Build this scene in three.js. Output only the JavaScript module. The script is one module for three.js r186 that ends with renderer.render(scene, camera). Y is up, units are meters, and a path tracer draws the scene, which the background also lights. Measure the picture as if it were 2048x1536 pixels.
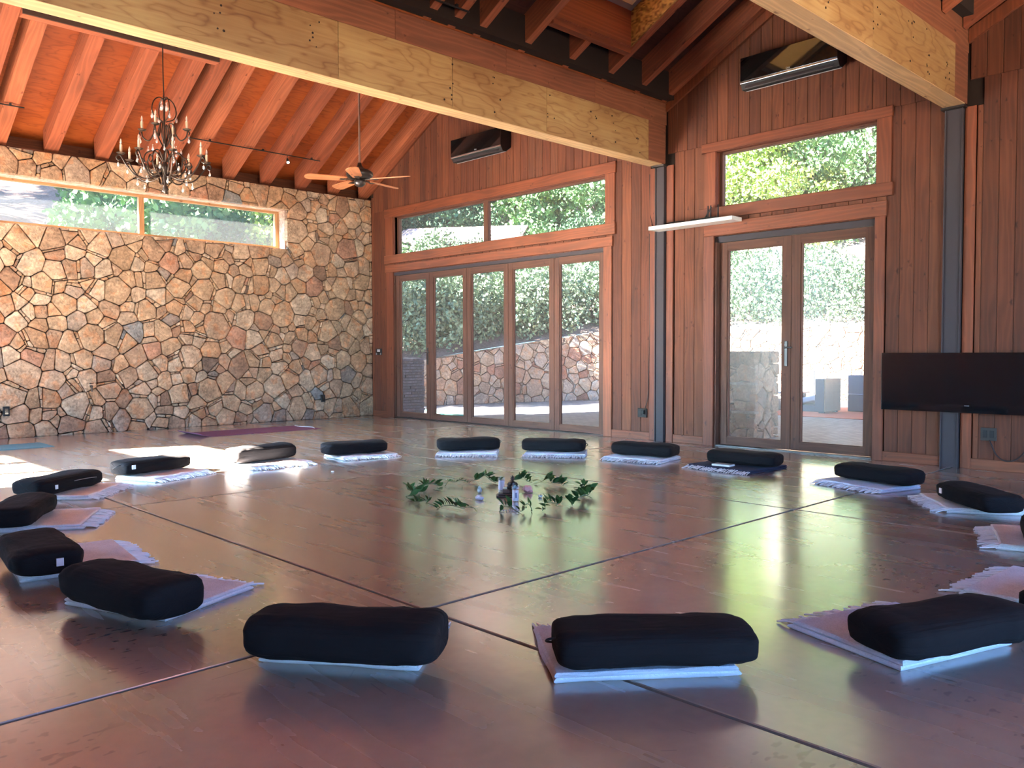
import * as THREE from 'three';
import { mergeGeometries, toCreasedNormals } from 'three/addons/utils/BufferGeometryUtils.js';
import { RoundedBoxGeometry } from 'three/addons/geometries/RoundedBoxGeometry.js';
import { Sky } from 'three/addons/objects/Sky.js';

// ---------------------------------------------------------------- camera, sky, sun, exposure
const scene = new THREE.Scene();
const camera = new THREE.PerspectiveCamera(2 * Math.atan(768 / 1677.4) * 180 / Math.PI, 2048 / 1536, 0.1, 300);
camera.position.set(11.985, 1.05, 8.269);
camera.rotation.set(-0.035965, 0.802199, -0.002569, 'YXZ');
scene.add(camera);
const renderer = new THREE.WebGLRenderer({ antialias: true });
renderer.toneMapping = THREE.LinearToneMapping;
renderer.toneMappingExposure = 66;
renderer.shadowMap.enabled = true;
const SUN = new THREE.Vector3(-0.57, 1, 1.9).normalize();
const sky = new Sky();
sky.name = 'sky';
sky.scale.setScalar(280);
sky.material.uniforms.turbidity.value = 6;
sky.material.uniforms.rayleigh.value = 0.75;
sky.material.uniforms.mieCoefficient.value = 0.004;
sky.material.uniforms.sunPosition.value.copy(SUN);
scene.add(sky);
scene.backgroundIntensity = 0.15;
const sun = new THREE.DirectionalLight(new THREE.Color(1, 0.92, 0.79), 8.5);
sun.name = 'sun';
sun.position.copy(SUN).multiplyScalar(60).add(new THREE.Vector3(6, 0, 0));
sun.target.position.set(6, 0, 0);
sun.castShadow = true;
Object.assign(sun.shadow.camera, { left: -30, right: 30, top: 30, bottom: -30, near: 1, far: 140 });
sun.shadow.mapSize.set(4096, 4096);
scene.add(sun, sun.target);
const GLASS_TINT = 0.16;

// ---------------------------------------------------------------- helpers
function rng(seed) { let a = seed >>> 0; return () => { a = (a + 0x6D2B79F5) | 0; let t = Math.imul(a ^ (a >>> 15), 1 | a); t = (t + Math.imul(t ^ (t >>> 7), 61 | t)) ^ t; return ((t ^ (t >>> 14)) >>> 0) / 4294967296; }; }
const V = (x, y, z) => new THREE.Vector3(x, y, z);
const clamp = (x, a = 0, b = 1) => Math.min(b, Math.max(a, x));
const lerp = (a, b, t) => a + (b - a) * t;
const smooth = (a, b, x) => { const t = clamp((x - a) / (b - a)); return t * t * (3 - 2 * t); };
const used = new Map();
function numbered(n) { const k = used.get(n) ?? 0; used.set(n, k + 1); return k ? n + '_' + String(k).padStart(3, '0') : n; }
function tag(o, label, category, group, kind) {
  if (label) o.userData.label = label;
  if (category) o.userData.category = category;
  if (group) o.userData.group = group;
  if (kind) o.userData.kind = kind;
  return o;
}
function thing(name, label, category, pos = [0, 0, 0], turn = 0, group) {
  const o = new THREE.Group(); o.name = numbered(name); o.position.set(...pos); o.rotation.y = turn; scene.add(o);
  return tag(o, label, category, group);
}
function structure(name) { const o = new THREE.Group(); o.name = name; o.userData.kind = 'structure'; scene.add(o); return o; }
const perParent = new Map();
function part(name, geo, mat, parent, label) {
  const m = new THREE.Mesh(geo, mat);
  const key = parent.uuid + name, k = perParent.get(key) ?? 0; perParent.set(key, k + 1);
  m.name = k ? name + '_' + String(k).padStart(3, '0') : name;
  m.castShadow = m.receiveShadow = true;
  parent.add(m);
  if (label) m.userData.label = label;
  return m;
}
function copyOf(o, label, pos, turn, group) {
  const c = o.clone(); c.name = numbered(o.name.replace(/_\d{3}$/, '')); c.userData = { ...o.userData }; scene.add(c);
  if (pos) c.position.set(...pos);
  if (turn !== undefined) c.rotation.y = turn;
  return tag(c, label, null, group);
}
function merge(list) { return mergeGeometries(list.map((g) => { g = g.index ? g.toNonIndexed() : g; for (const k of Object.keys(g.attributes)) if (!['position', 'normal', 'uv'].includes(k)) g.deleteAttribute(k); if (!g.attributes.uv) g.setAttribute('uv', new THREE.Float32BufferAttribute(new Float32Array(g.attributes.position.count * 2), 2)); return g; })); }
// box given by its two corners, uv in metres (grain runs along the axis "along")
function box(x0, y0, z0, x1, y1, z1, along = 'y', du = 0, dv = 0, r = 0) {
  const g = r ? new RoundedBoxGeometry(x1 - x0, y1 - y0, z1 - z0, 1, r) : new THREE.BoxGeometry(x1 - x0, y1 - y0, z1 - z0).toNonIndexed();
  g.translate((x0 + x1) / 2, (y0 + y1) / 2, (z0 + z1) / 2);
  return metreUV(g, along, du, dv);
}
function metreUV(g, along = 'y', du = 0, dv = 0) {
  if (g.index) g = g.toNonIndexed();
  const p = g.attributes.position, n = g.attributes.normal, uv = new Float32Array(p.count * 2);
  for (let i = 0; i < p.count; i++) {
    const c = { x: p.getX(i), y: p.getY(i), z: p.getZ(i) }, a = { x: Math.abs(n.getX(i)), y: Math.abs(n.getY(i)), z: Math.abs(n.getZ(i)) };
    const others = ['x', 'y', 'z'].filter((k) => k !== along);
    // across axis: the one of the other two that lies most in the face
    const across = a[others[0]] > a[others[1]] ? others[1] : others[0];
    uv[2 * i] = c[across] + du; uv[2 * i + 1] = c[along] + dv;
  }
  g.setAttribute('uv', new THREE.BufferAttribute(uv, 2));
  return g;
}
// flat prism from an outline in (a,b), front face at depth d1 with a small bevel, back at d0; place(a,b,d) -> world
function prism(poly, d0, d1, place, bevel = 0.003, du = 0, dv = 0) {
  let cx = 0, cy = 0; for (const q of poly) { cx += q[0] / poly.length; cy += q[1] / poly.length; }
  const n = poly.length, pos = [], uv = [];
  const inner = poly.map(([a, b]) => { const ex = Math.sign(cx - a) * Math.min(bevel, Math.abs(cx - a)), ey = Math.sign(cy - b) * Math.min(bevel, Math.abs(cy - b)); return [a + ex, b + ey]; });
  const tri = (...qs) => { for (const [a, b, d] of qs) { const w = place(a, b, d); pos.push(w[0], w[1], w[2]); uv.push(a + (d - d1) + du, b + dv); } };
  for (let i = 0; i < n; i++) {
    const j = (i + 1) % n, A = poly[i], B = poly[j], a = inner[i], b = inner[j];
    if (i > 0 && i < n - 1) tri([...inner[0], d1], [...inner[i], d1], [...inner[i + 1], d1]);
    tri([...A, d1 - bevel], [...B, d1 - bevel], [...b, d1]); tri([...A, d1 - bevel], [...b, d1], [...a, d1]);
    tri([...A, d0], [...B, d0], [...B, d1 - bevel]); tri([...A, d0], [...B, d1 - bevel], [...A, d1 - bevel]);
  }
  const g = new THREE.BufferGeometry();
  g.setAttribute('position', new THREE.Float32BufferAttribute(pos, 3)); g.setAttribute('uv', new THREE.Float32BufferAttribute(uv, 2));
  g.computeVertexNormals();
  return g;
}
function lathe(pts, seg = 20) { return new THREE.LatheGeometry(pts.map(([r, y]) => new THREE.Vector2(Math.max(r, 1e-4), y)), seg); }
function tube(pts, r, seg = 24, rad = 6, closed = false) { return new THREE.TubeGeometry(new THREE.CatmullRomCurve3(pts, closed), seg, r, rad, closed); }
function cyl(a, b, r0, r1 = r0, seg = 10) { const d = b.clone().sub(a), g = new THREE.CylinderGeometry(r1, r0, d.length(), seg); g.applyQuaternion(new THREE.Quaternion().setFromUnitVectors(V(0, 1, 0), d.clone().normalize())); g.translate((a.x + b.x) / 2, (a.y + b.y) / 2, (a.z + b.z) / 2); return g; }
function moved(g, x, y, z, ry = 0, rx = 0, rz = 0) { g = g.clone(); if (rx) g.rotateX(rx); if (rz) g.rotateZ(rz); if (ry) g.rotateY(ry); g.translate(x, y, z); return g; }

// ---------------------------------------------------------------- noise and textures
function hash2(ix, iy, s) { let h = Math.imul(ix, 374761393) + Math.imul(iy, 668265263) + Math.imul(s, 1274126177); h = Math.imul(h ^ (h >>> 13), 1274126177); return ((h ^ (h >>> 16)) >>> 0) / 4294967296; }
function vnoise(x, y, px, py, s) { const x0 = Math.floor(x), y0 = Math.floor(y), fx = x - x0, fy = y - y0, u = fx * fx * (3 - 2 * fx), v = fy * fy * (3 - 2 * fy), m = (a, p) => ((a % p) + p) % p, X0 = m(x0, px), X1 = m(x0 + 1, px), Y0 = m(y0, py), Y1 = m(y0 + 1, py); return lerp(lerp(hash2(X0, Y0, s), hash2(X1, Y0, s), u), lerp(hash2(X0, Y1, s), hash2(X1, Y1, s), u), v); }
// periodic fbm over the unit square, fx and fy whole cells
function fbm(u, v, fx, fy, oct, s) { let a = 0, w = 0.5, t = 0; for (let o = 0; o < oct; o++) { a += w * vnoise(u * fx, v * fy, fx, fy, s + o * 17); t += w; w *= 0.5; fx *= 2; fy *= 2; } return a / t; }
const enc = (x) => { x = clamp(x); return 255 * (x <= 0.0031308 ? 12.92 * x : 1.055 * Math.pow(x, 1 / 2.4) - 0.055); };
function texture(size, f, { metresU = 1, metresV = metresU, color = true, h = size } = {}) {
  const d = new Uint8Array(size * h * 4);
  for (let j = 0; j < h; j++) for (let i = 0; i < size; i++) { const c = f((i + 0.5) / size, (j + 0.5) / h), k = (j * size + i) * 4; const a = typeof c === 'number' ? [c, c, c] : c; for (let q = 0; q < 3; q++) d[k + q] = color ? enc(a[q]) : 255 * clamp(a[q]); d[k + 3] = 255; }
  const t = new THREE.DataTexture(d, size, h);
  t.wrapS = t.wrapT = THREE.RepeatWrapping; t.magFilter = THREE.LinearFilter; t.minFilter = THREE.LinearMipmapLinearFilter; t.generateMipmaps = true;
  if (color) t.colorSpace = THREE.SRGBColorSpace;
  t.repeat.set(1 / metresU, 1 / metresV); t.needsUpdate = true;
  return t;
}
// stained softwood: grain along v, with knots. 0.75 m x 2.6 m
const knotR = rng(5), KNOTS = Array.from({ length: 24 }, () => [knotR(), knotR(), 0.005 + knotR() * knotR() * 0.013, knotR()]);
function woodValue(u, v) {
  let bend = 0, dark = 0;
  for (const [ku, kv, r, s] of KNOTS) {
    let dx = u - ku, dy = v - kv; dx -= Math.round(dx); dy -= Math.round(dy); dx *= 0.75; dy *= 2.6;
    const q = Math.hypot(dx * (0.8 + 0.5 * s), dy * (0.45 + 0.4 * (1 - s))) / r * (1 + 0.25 * Math.sin(Math.atan2(dy, dx) * 3 + s * 9));
    if (q < 6) { bend += Math.sign(dx || 1) * 0.5 * Math.exp(-q * q * 0.16) * 0.4; dark = Math.max(dark, (0.55 + 0.45 * s) * (1 - smooth(0.3, 1.5, q))); }
  }
  const w = fbm(u, v, 6, 3, 3, 11) * 1.6 + bend, ring = 0.5 + 0.5 * Math.sin((u * 15 + w * 1.9) * Math.PI * 2);
  const fine = fbm(u, v, 160, 7, 2, 23), blot = fbm(u, v, 4, 6, 3, 31);
  let t = 0.80 + 0.16 * (fine - 0.5) + 0.2 * (Math.pow(ring, 2) - 0.4) + 0.42 * (blot - 0.5);
  return [t, dark];
}
const woodTex = texture(1024, (u, v) => { const [t, k] = woodValue(u, v); return [t * lerp(1, 0.34, k), t * lerp(1, 0.22, k), t * lerp(1, 0.18, k)]; }, { metresU: 0.75, metresV: 2.6 });
const woodBump = texture(512, (u, v) => { const [t, k] = woodValue(u, v); return t * (1 - 0.3 * k); }, { metresU: 0.75, metresV: 2.6, color: false });
// rotary-cut plywood: wandering contour lines, 1.22 m x 2.44 m (v along the sheet)
function plyValue(u, v) { const w = fbm(u, v, 5, 3, 4, 41) * 9 + u * 3.0, l = Math.abs(Math.sin(w * Math.PI)), fine = fbm(u, v, 90, 6, 2, 51), blot = fbm(u, v, 4, 4, 3, 61); return 0.82 + 0.22 * (fine - 0.5) + 0.5 * (blot - 0.5) - 0.24 * Math.pow(1 - l, 2.5); }
const plyTex = texture(1024, (u, v) => { const t = plyValue(u, v), t2 = t * t; return [t, lerp(t, t2, 0.55), lerp(t, t2, 0.8)]; }, { metresU: 1.22, metresV: 2.44 });
const stoneTex = texture(1024, (u, v) => { const a = fbm(u, v, 5, 5, 5, 71), b = fbm(u, v, 40, 40, 3, 81), c = fbm(u, v, 9, 9, 4, 91), rust = smooth(0.56, 0.72, c), pale = smooth(0.6, 0.74, fbm(u, v, 13, 13, 4, 95)); const t = 0.62 + 0.55 * (a - 0.5) + 0.55 * (b - 0.5) + 0.2 * pale; return [t * (1 + 0.08 * rust), t * (1 - 0.14 * rust), t * (1 - 0.28 * rust)]; }, { metresU: 0.9 });
const stoneBump = texture(512, (u, v) => 0.55 * fbm(u, v, 9, 9, 4, 101) + 0.45 * fbm(u, v, 60, 60, 3, 111), { metresU: 0.9, color: false });
// polished stained concrete: blotches, thin scuffs and small pits that are matter in the surface, 4.6 m
const scR = rng(77), SCUFF = Array.from({ length: 150 }, () => { const a = scR() * Math.PI * 2, l = 0.006 + scR() * scR() * 0.05; return [scR(), scR(), Math.cos(a) * l, Math.sin(a) * l, scR()]; });
const scuffCells = new Map();
SCUFF.forEach((s, i) => { for (let k = 0; k <= 6; k++) { const cx = Math.floor(((s[0] + s[2] * k / 6) + 2) % 1 * 48), cy = Math.floor(((s[1] + s[3] * k / 6) + 2) % 1 * 48); for (let a = -1; a <= 1; a++) for (let b = -1; b <= 1; b++) { const key = ((cx + a + 48) % 48) * 48 + (cy + b + 48) % 48; (scuffCells.get(key) ?? scuffCells.set(key, new Set()).get(key)).add(i); } } });
function scuffAt(u, v) { const set = scuffCells.get(Math.floor(u * 48) % 48 * 48 + Math.floor(v * 48) % 48); let m = 0; if (set) for (const i of set) { const s = SCUFF[i]; let dx = u - s[0], dy = v - s[1]; dx -= Math.round(dx); dy -= Math.round(dy); const L = s[2] * s[2] + s[3] * s[3], t = clamp((dx * s[2] + dy * s[3]) / L), d = Math.hypot(dx - t * s[2], dy - t * s[3]); m = Math.max(m, (1 - smooth(0.00015, 0.0007, d)) * (0.4 + 0.6 * s[4])); } return m; }
function pitAt(u, v) { const z = smooth(0.54, 0.68, fbm(u, v, 9, 9, 3, 131)), p = fbm(u, v, 240, 120, 2, 141); return z * smooth(0.7, 0.78, p); }
const floorTex = texture(2048, (u, v) => {
  const a = fbm(u, v, 4, 4, 5, 151), b = fbm(u, v, 20, 20, 4, 161), c = fbm(u, v, 140, 140, 2, 171), sc = scuffAt(u, v), pit = pitAt(u, v);
  let t = 0.8 + 0.34 * (a - 0.5) + 0.16 * (b - 0.5) + 0.08 * (c - 0.5);
  const dark = Math.max(pit * 0.32, sc * (hash2(Math.floor(u * 20), Math.floor(v * 20), 3) > 0.45 ? 0.3 : 0)), pale = sc * (hash2(Math.floor(u * 20), Math.floor(v * 20), 3) > 0.45 ? 0 : 0.2);
  t = t * (1 - dark) + pale * 0.5;
  const warm = fbm(u, v, 6, 6, 3, 181) - 0.5;
  return [t * (1 + 0.1 * warm), t * (1 - 0.02 * warm), t * (1 - 0.14 * warm)];
}, { metresU: 4.6 });
const floorRough = texture(1024, (u, v) => { const b = fbm(u, v, 14, 14, 5, 191), c = fbm(u, v, 5, 60, 3, 201); return 0.2 + 0.08 * b + 0.05 * smooth(0.45, 0.75, c) ; }, { metresU: 4.6, color: false });
const floorBump = texture(1024, (u, v) => 0.7 * fbm(u, v, 14, 14, 3, 211) + 0.3 * fbm(u, v, 60, 60, 3, 221) - 0.15 * pitAt(u, v), { metresU: 4.6, color: false });
const weaveTex = texture(256, (u, v) => { const a = Math.sin(u * Math.PI * 2 * 32) * Math.sin(v * Math.PI * 2 * 32), n = fbm(u, v, 48, 48, 2, 231), m = fbm(u, v, 6, 6, 3, 241); return 0.9 + 0.06 * a + 0.3 * (n - 0.5) + 0.14 * (m - 0.5); }, { metresU: 0.2 });
const clothBump = texture(512, (u, v) => 0.6 * fbm(u, v, 5, 9, 4, 251) + 0.4 * fbm(u, v, 3, 24, 3, 261), { metresU: 0.5, color: false });
const osbTex = texture(512, (u, v) => { const a = vnoise(u * 60 + 4 * fbm(u, v, 9, 9, 2, 5), v * 34, 60, 34, 271), b = fbm(u, v, 24, 80, 2, 281); return [0.55 + 0.8 * (a - 0.4), 0.5 + 0.8 * (a - 0.45) + 0.2 * (b - 0.5), 0.42 + 0.7 * (a - 0.5)]; }, { metresU: 1 });
const paverTex = texture(1024, (u, v) => { const row = Math.floor(v * 24), uu = u * 12 + (row % 2) * 0.5, ix = Math.floor(uu), fu = uu - ix, fv = v * 24 - row, e = Math.min(Math.min(fu, 1 - fu) * 0.2 / 0.2, Math.min(fv, 1 - fv) * 0.5), tone = 0.66 + 0.34 * hash2(ix % 12, row, 291) + 0.2 * (fbm(u, v, 60, 60, 2, 301) - 0.5); const j = smooth(0.02, 0.06, e); return [tone * lerp(0.45, 1, j), tone * lerp(0.45, 0.98, j), tone * lerp(0.45, 0.96, j)]; }, { metresU: 2.4 });
const groundTex = texture(512, (u, v) => { const a = fbm(u, v, 8, 8, 5, 311), b = fbm(u, v, 90, 90, 2, 321); const t = 0.7 + 0.7 * (a - 0.5) + 0.7 * (b - 0.5); return [t, t * 0.92, t * 0.85]; }, { metresU: 3 });

// ---------------------------------------------------------------- materials
const lin = (r, g, b) => new THREE.Color().setRGB(r, g, b);
const std = (c, o = {}) => new THREE.MeshStandardMaterial({ color: c.isColor ? c : lin(...c), roughness: 0.7, side: THREE.DoubleSide, ...o });
const wood = (c, o = {}) => std(c, { map: woodTex, bumpMap: woodBump, bumpScale: 0.002, roughness: 0.78, ...o });
const BOARD = [[0.16, 0.043, 0.015], [0.14, 0.036, 0.013], [0.18, 0.05, 0.018], [0.115, 0.03, 0.011], [0.16, 0.047, 0.018], [0.148, 0.038, 0.013]].map((c) => wood(c));
const TRIM = [[0.23, 0.056, 0.018], [0.2, 0.048, 0.016], [0.25, 0.065, 0.022]].map((c) => wood(c, { roughness: 0.65 }));
const RAFTER = [[0.35, 0.092, 0.038], [0.31, 0.08, 0.033], [0.39, 0.112, 0.046]].map((c) => wood(c));
const FRAME = wood([0.13, 0.048, 0.025], { roughness: 0.75 });
const darkCore = std([0.02, 0.01, 0.006], { roughness: 1 });
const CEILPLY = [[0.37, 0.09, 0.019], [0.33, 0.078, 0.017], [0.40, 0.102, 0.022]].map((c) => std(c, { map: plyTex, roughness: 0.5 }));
const SHADEPLY = [std([0.075, 0.024, 0.012], { map: plyTex, roughness: 0.7 })];  // ceiling ply with the deep shade between rafters put into its colour
const BEAMPLY = [[0.43, 0.275, 0.11], [0.46, 0.3, 0.125], [0.40, 0.25, 0.1]].map((c) => std(c, { map: plyTex, roughness: 0.55 }));
const BEAMSOFFIT = wood([0.66, 0.42, 0.2], { roughness: 0.55 });
const BEAMRED = [[0.30, 0.10, 0.045], [0.26, 0.085, 0.04]].map((c) => wood(c));
const steelBrown = std([0.042, 0.031, 0.034], { roughness: 0.75 });
const bronze = std([0.05, 0.04, 0.036], { roughness: 0.4, metalness: 0.6 });
const blackGloss = new THREE.MeshPhysicalMaterial({ color: lin(0.006, 0.006, 0.007), roughness: 0.06, clearcoat: 1, clearcoatRoughness: 0.03, side: THREE.DoubleSide });
const blackPlastic = std([0.01, 0.009, 0.009], { roughness: 0.7 });
const greyPlastic = std([0.2, 0.2, 0.22], { roughness: 0.4 });
const silver = std([0.75, 0.75, 0.78], { roughness: 0.25, metalness: 0.9 });
const whitePaint = std([0.72, 0.68, 0.62], { roughness: 0.5 });
const iron = std([0.055, 0.038, 0.03], { roughness: 0.42, metalness: 0.7 });
const STONE = [[0.62, 0.42, 0.255], [0.58, 0.38, 0.225], [0.66, 0.47, 0.31], [0.54, 0.35, 0.22], [0.6, 0.36, 0.2], [0.5, 0.37, 0.27], [0.42, 0.25, 0.155], [0.36, 0.28, 0.22], [0.68, 0.52, 0.36], [0.25, 0.17, 0.12], [0.55, 0.30, 0.19], [0.3, 0.29, 0.27]].map((c) => std(c, { map: stoneTex, bumpMap: stoneBump, bumpScale: 0.012, roughness: 0.92 }));
const STONEWT = [6, 5, 5, 4, 2.5, 2.5, 1.3, 0.9, 3.5, 0.3, 0.8, 0.35];
const mortar = std([0.028, 0.017, 0.012], { roughness: 1 });
const pane = () => new THREE.MeshPhysicalMaterial({ specularIntensity: 0.3, color: lin(GLASS_TINT * 0.95, GLASS_TINT, GLASS_TINT * 1.03), transmission: 1, thickness: 0, roughness: 0.24, ior: 1.5, side: THREE.DoubleSide }); // tint added to dim the outdoors, roughness to add a milky haze
const tintedGlass = pane();
const clearGlass = new THREE.MeshPhysicalMaterial({ color: lin(0.94, 0.95, 0.94), transmission: 1, thickness: 0, roughness: 0, ior: 1.5, side: THREE.DoubleSide });
const paleGlass = new THREE.MeshPhysicalMaterial({ color: lin(0.6, 0.6, 0.6), transmission: 1, thickness: 0, roughness: 0, ior: 1.5, side: THREE.DoubleSide });
const pickStone = (r) => { let t = r() * STONEWT.reduce((a, b) => a + b); for (let i = 0; i < STONE.length; i++) if ((t -= STONEWT[i]) < 0) return STONE[i]; return STONE[0]; };
const pick = (a, r) => a[Math.floor(r() * a.length) % a.length];

// ---------------------------------------------------------------- stone walls
function clipPoly(poly, nx, ny, d) { const out = []; for (let i = 0; i < poly.length; i++) { const a = poly[i], b = poly[(i + 1) % poly.length], da = a[0] * nx + a[1] * ny - d, db = b[0] * nx + b[1] * ny - d; if (da <= 0) out.push(a); if ((da < 0 && db > 0) || (da > 0 && db < 0)) { const t = da / (da - db); out.push([a[0] + (b[0] - a[0]) * t, a[1] + (b[1] - a[1]) * t]); } } return out; }
const areaOf = (p) => { let a = 0; for (let i = 0; i < p.length; i++) { const q = p[(i + 1) % p.length]; a += p[i][0] * q[1] - q[0] * p[i][1]; } return Math.abs(a) / 2; };
// irregular stones: darts of falling size, each taking its power cell less a joint
function stoneCells(w, h, top, holes, seed, radii, gap) {
  const r = rng(seed), S = [], grid = new Map(), G = 0.3;
  const near = (x, y, f) => { for (let a = -2; a <= 2; a++) for (let b = -2; b <= 2; b++) for (const s of grid.get((Math.floor(x / G) + a) * 999 + Math.floor(y / G) + b) ?? []) if (f(s)) return true; return false; };
  for (const [R, tries] of radii) for (let k = 0; k < tries; k++) {
    const x = r() * w, q = R * (0.85 + 0.3 * r()), y = r() * top(x);
    if (holes.some((H) => x > H[0] - q * 0.4 && x < H[2] + q * 0.4 && y > H[1] - q * 0.4 && y < H[3] + q * 0.4)) continue;
    if (near(x, y, (s) => Math.hypot(s.x - x, s.y - y) < (s.r + q) * 0.78)) continue;
    const s = { x, y, r: q, w: q * q * (0.35 + 1.1 * r()) }; S.push(s); const key = Math.floor(x / G) * 999 + Math.floor(y / G); (grid.get(key) ?? grid.set(key, []).get(key)).push(s);
  }
  const cells = [];
  for (const s of S) {
    const t = top(s.x), tl = (top(s.x + 0.1) - top(s.x - 0.1)) / 0.2, len = Math.hypot(tl, 1);
    let p = [[Math.max(0, s.x - 0.6), Math.max(0, s.y - 0.6)], [Math.min(w, s.x + 0.6), Math.max(0, s.y - 0.6)], [Math.min(w, s.x + 0.6), s.y + 0.6], [Math.max(0, s.x - 0.6), s.y + 0.6]];
    p = clipPoly(p, -tl / len, 1 / len, (-tl * s.x + t) / len - gap * 0.3);
    near(s.x, s.y, (o) => { if (o !== s && p.length) { const dx = o.x - s.x, dy = o.y - s.y, d = Math.hypot(dx, dy); if (d < 0.85) { const m = (d * d + s.w - o.w) / (2 * d) - gap / 2, nx = dx / d, ny = dy / d; p = clipPoly(p, nx, ny, s.x * nx + s.y * ny + m); } } return false; });
    for (const H of holes) { if (!p.length) break; const inX = s.x > H[0] && s.x < H[2], inY = s.y > H[1] && s.y < H[3], hit = p.some((q) => q[0] > H[0] && q[0] < H[2] && q[1] > H[1] && q[1] < H[3]) || (inX || inY); if (!hit) continue; if (inX || !inY) { if (s.y < H[1]) p = clipPoly(p, 0, 1, H[1] - 0.004); else if (s.y > H[3]) p = clipPoly(p, 0, -1, -H[3] - 0.004); } if (inY || (!inX && p.some((q) => q[0] > H[0] && q[0] < H[2] && q[1] > H[1] && q[1] < H[3]))) { if (s.x < H[0]) p = clipPoly(p, 1, 0, H[0] - 0.004); else if (s.x > H[2]) p = clipPoly(p, -1, 0, -H[2] - 0.004); } }
    const a = p.length > 2 ? areaOf(p) : 0;
    if (a < 0.0006) continue;
    const add = (q) => { const aa = q.length > 2 ? areaOf(q) : 0; if (aa > 0.0005) { let mx = 0, my = 0; for (const e of q) { mx += e[0] / q.length; my += e[1] / q.length; } cells.push({ p: q, a: aa, x: mx, y: my }); } };
    // slivers wedged along an edge
    let main = p;
    for (let tries = 0; tries < 2; tries++) {
      if (a < 0.014 || r() > 0.5) continue;
      const i = Math.floor(r() * main.length), A = main[i], B = main[(i + 1) % main.length], L = Math.hypot(B[0] - A[0], B[1] - A[1]); if (L < 0.1) continue;
      const tilt = (r() - 0.5) * 0.42, ux = (B[0] - A[0]) / L, uy = (B[1] - A[1]) / L, nx = uy * Math.cos(tilt) + ux * Math.sin(tilt), ny = -ux * Math.cos(tilt) + uy * Math.sin(tilt); // outward for a counter-clockwise cell
      const off = 0.018 + 0.026 * r(), mx = (A[0] + B[0]) / 2, my = (A[1] + B[1]) / 2, dd = mx * nx + my * ny - off;
      const keep = clipPoly(main, nx, ny, dd - gap / 2), sl = clipPoly(main, -nx, -ny, -dd - gap / 2);
      if (keep.length < 3 || areaOf(keep) < 0.6 * a) continue;
      main = keep;
      const cut = (q, t) => { const c = (A[0] + (B[0] - A[0]) * t) * ux + (A[1] + (B[1] - A[1]) * t) * uy; return [clipPoly(q, ux, uy, c - gap / 2), clipPoly(q, -ux, -uy, -c - gap / 2)]; };
      if (sl.length > 2) { if (L > 0.13) { const [q1, q2] = cut(sl, 0.3 + 0.4 * r()); add(q1); add(q2); } else add(sl); }
    }
    add(main);
  }
  return cells.sort((a, b) => b.a - a.a);
}
function stoneGeometry(cell, depth, place, r) {
  const o0 = place(cell.x, cell.y, 0), e1 = V(...place(cell.x + 0.01, cell.y, 0)).sub(V(...o0)), e2 = V(...place(cell.x, cell.y + 0.01, 0)).sub(V(...o0)), e3 = V(...place(cell.x, cell.y, 0.01)).sub(V(...o0)), mirrored = e1.cross(e2).dot(e3) < 0;
  let out = [];
  const P = cell.p, n = P.length;
  for (let i = 0; i < n; i++) { // cut corners a little, roughen long edges
    const a = P[i], b = P[(i + 1) % n], c = P[(i + n - 1) % n], la = Math.hypot(b[0] - a[0], b[1] - a[1]), lc = Math.hypot(c[0] - a[0], c[1] - a[1]), k = 0.004 + 0.016 * r();
    if (lc > 0.03 && la > 0.03) { out.push([a[0] + (c[0] - a[0]) * Math.min(0.25, k / lc), a[1] + (c[1] - a[1]) * Math.min(0.25, k / lc)], [a[0] + (b[0] - a[0]) * Math.min(0.25, k / la), a[1] + (b[1] - a[1]) * Math.min(0.25, k / la)]); } else out.push(a);
    const seg = Math.floor(la / 0.09); for (let s = 1; s <= seg; s++) { const t = s / (seg + 1); out.push([a[0] + (b[0] - a[0]) * t + (r() - 0.5) * 0.008, a[1] + (b[1] - a[1]) * t + (r() - 0.5) * 0.008]); }
  }
  let cx = 0, cy = 0; for (const q of out) { cx += q[0] / out.length; cy += q[1] / out.length; }
  const m = out.length, size = Math.sqrt(cell.a), front = depth + (r() - 0.5) * 0.022 + Math.min(0.012, size * 0.05), tx = (r() - 0.5) * 0.1, ty = (r() - 0.5) * 0.1;
  const rings = [[1, -0.04, 0], [1.0, 0.62, 0], [0.975, 0.9, 0.002], [0.92, 1, 0.004], [0.45, 1.03, 0.006]];
  const pos = [], uv = [], idx = [], du = r() * 5, dv = r() * 5;
  for (const [sc, fd, nz] of rings) for (const q of out) { const x = cx + (q[0] - cx) * sc, y = cy + (q[1] - cy) * sc, d = fd <= 0 ? -0.02 : front * fd + (fd > 0.7 ? tx * (x - cx) + ty * (y - cy) : 0) + (r() - 0.5) * nz * 1.6; pos.push(...place(x, y, d)); uv.push(x + du, y + dv); }
  pos.push(...place(cx, cy, front * 1.04 + (r() - 0.5) * 0.006)); uv.push(cx + du, cy + dv);
  for (let k = 0; k < rings.length - 1; k++) for (let i = 0; i < m; i++) { const j = (i + 1) % m, a = k * m + i, b = k * m + j; idx.push(a, b, b + m, a, b + m, a + m); }
  const last = (rings.length - 1) * m; for (let i = 0; i < m; i++) idx.push(last + i, last + (i + 1) % m, rings.length * m);
  const g = new THREE.BufferGeometry();
  g.setAttribute('position', new THREE.Float32BufferAttribute(pos, 3)); g.setAttribute('uv', new THREE.Float32BufferAttribute(uv, 2)); if (mirrored) for (let i = 0; i < idx.length; i += 3) [idx[i], idx[i + 1]] = [idx[i + 1], idx[i]];
  g.setIndex(idx);
  return toCreasedNormals(g, 0.6);
}
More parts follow.
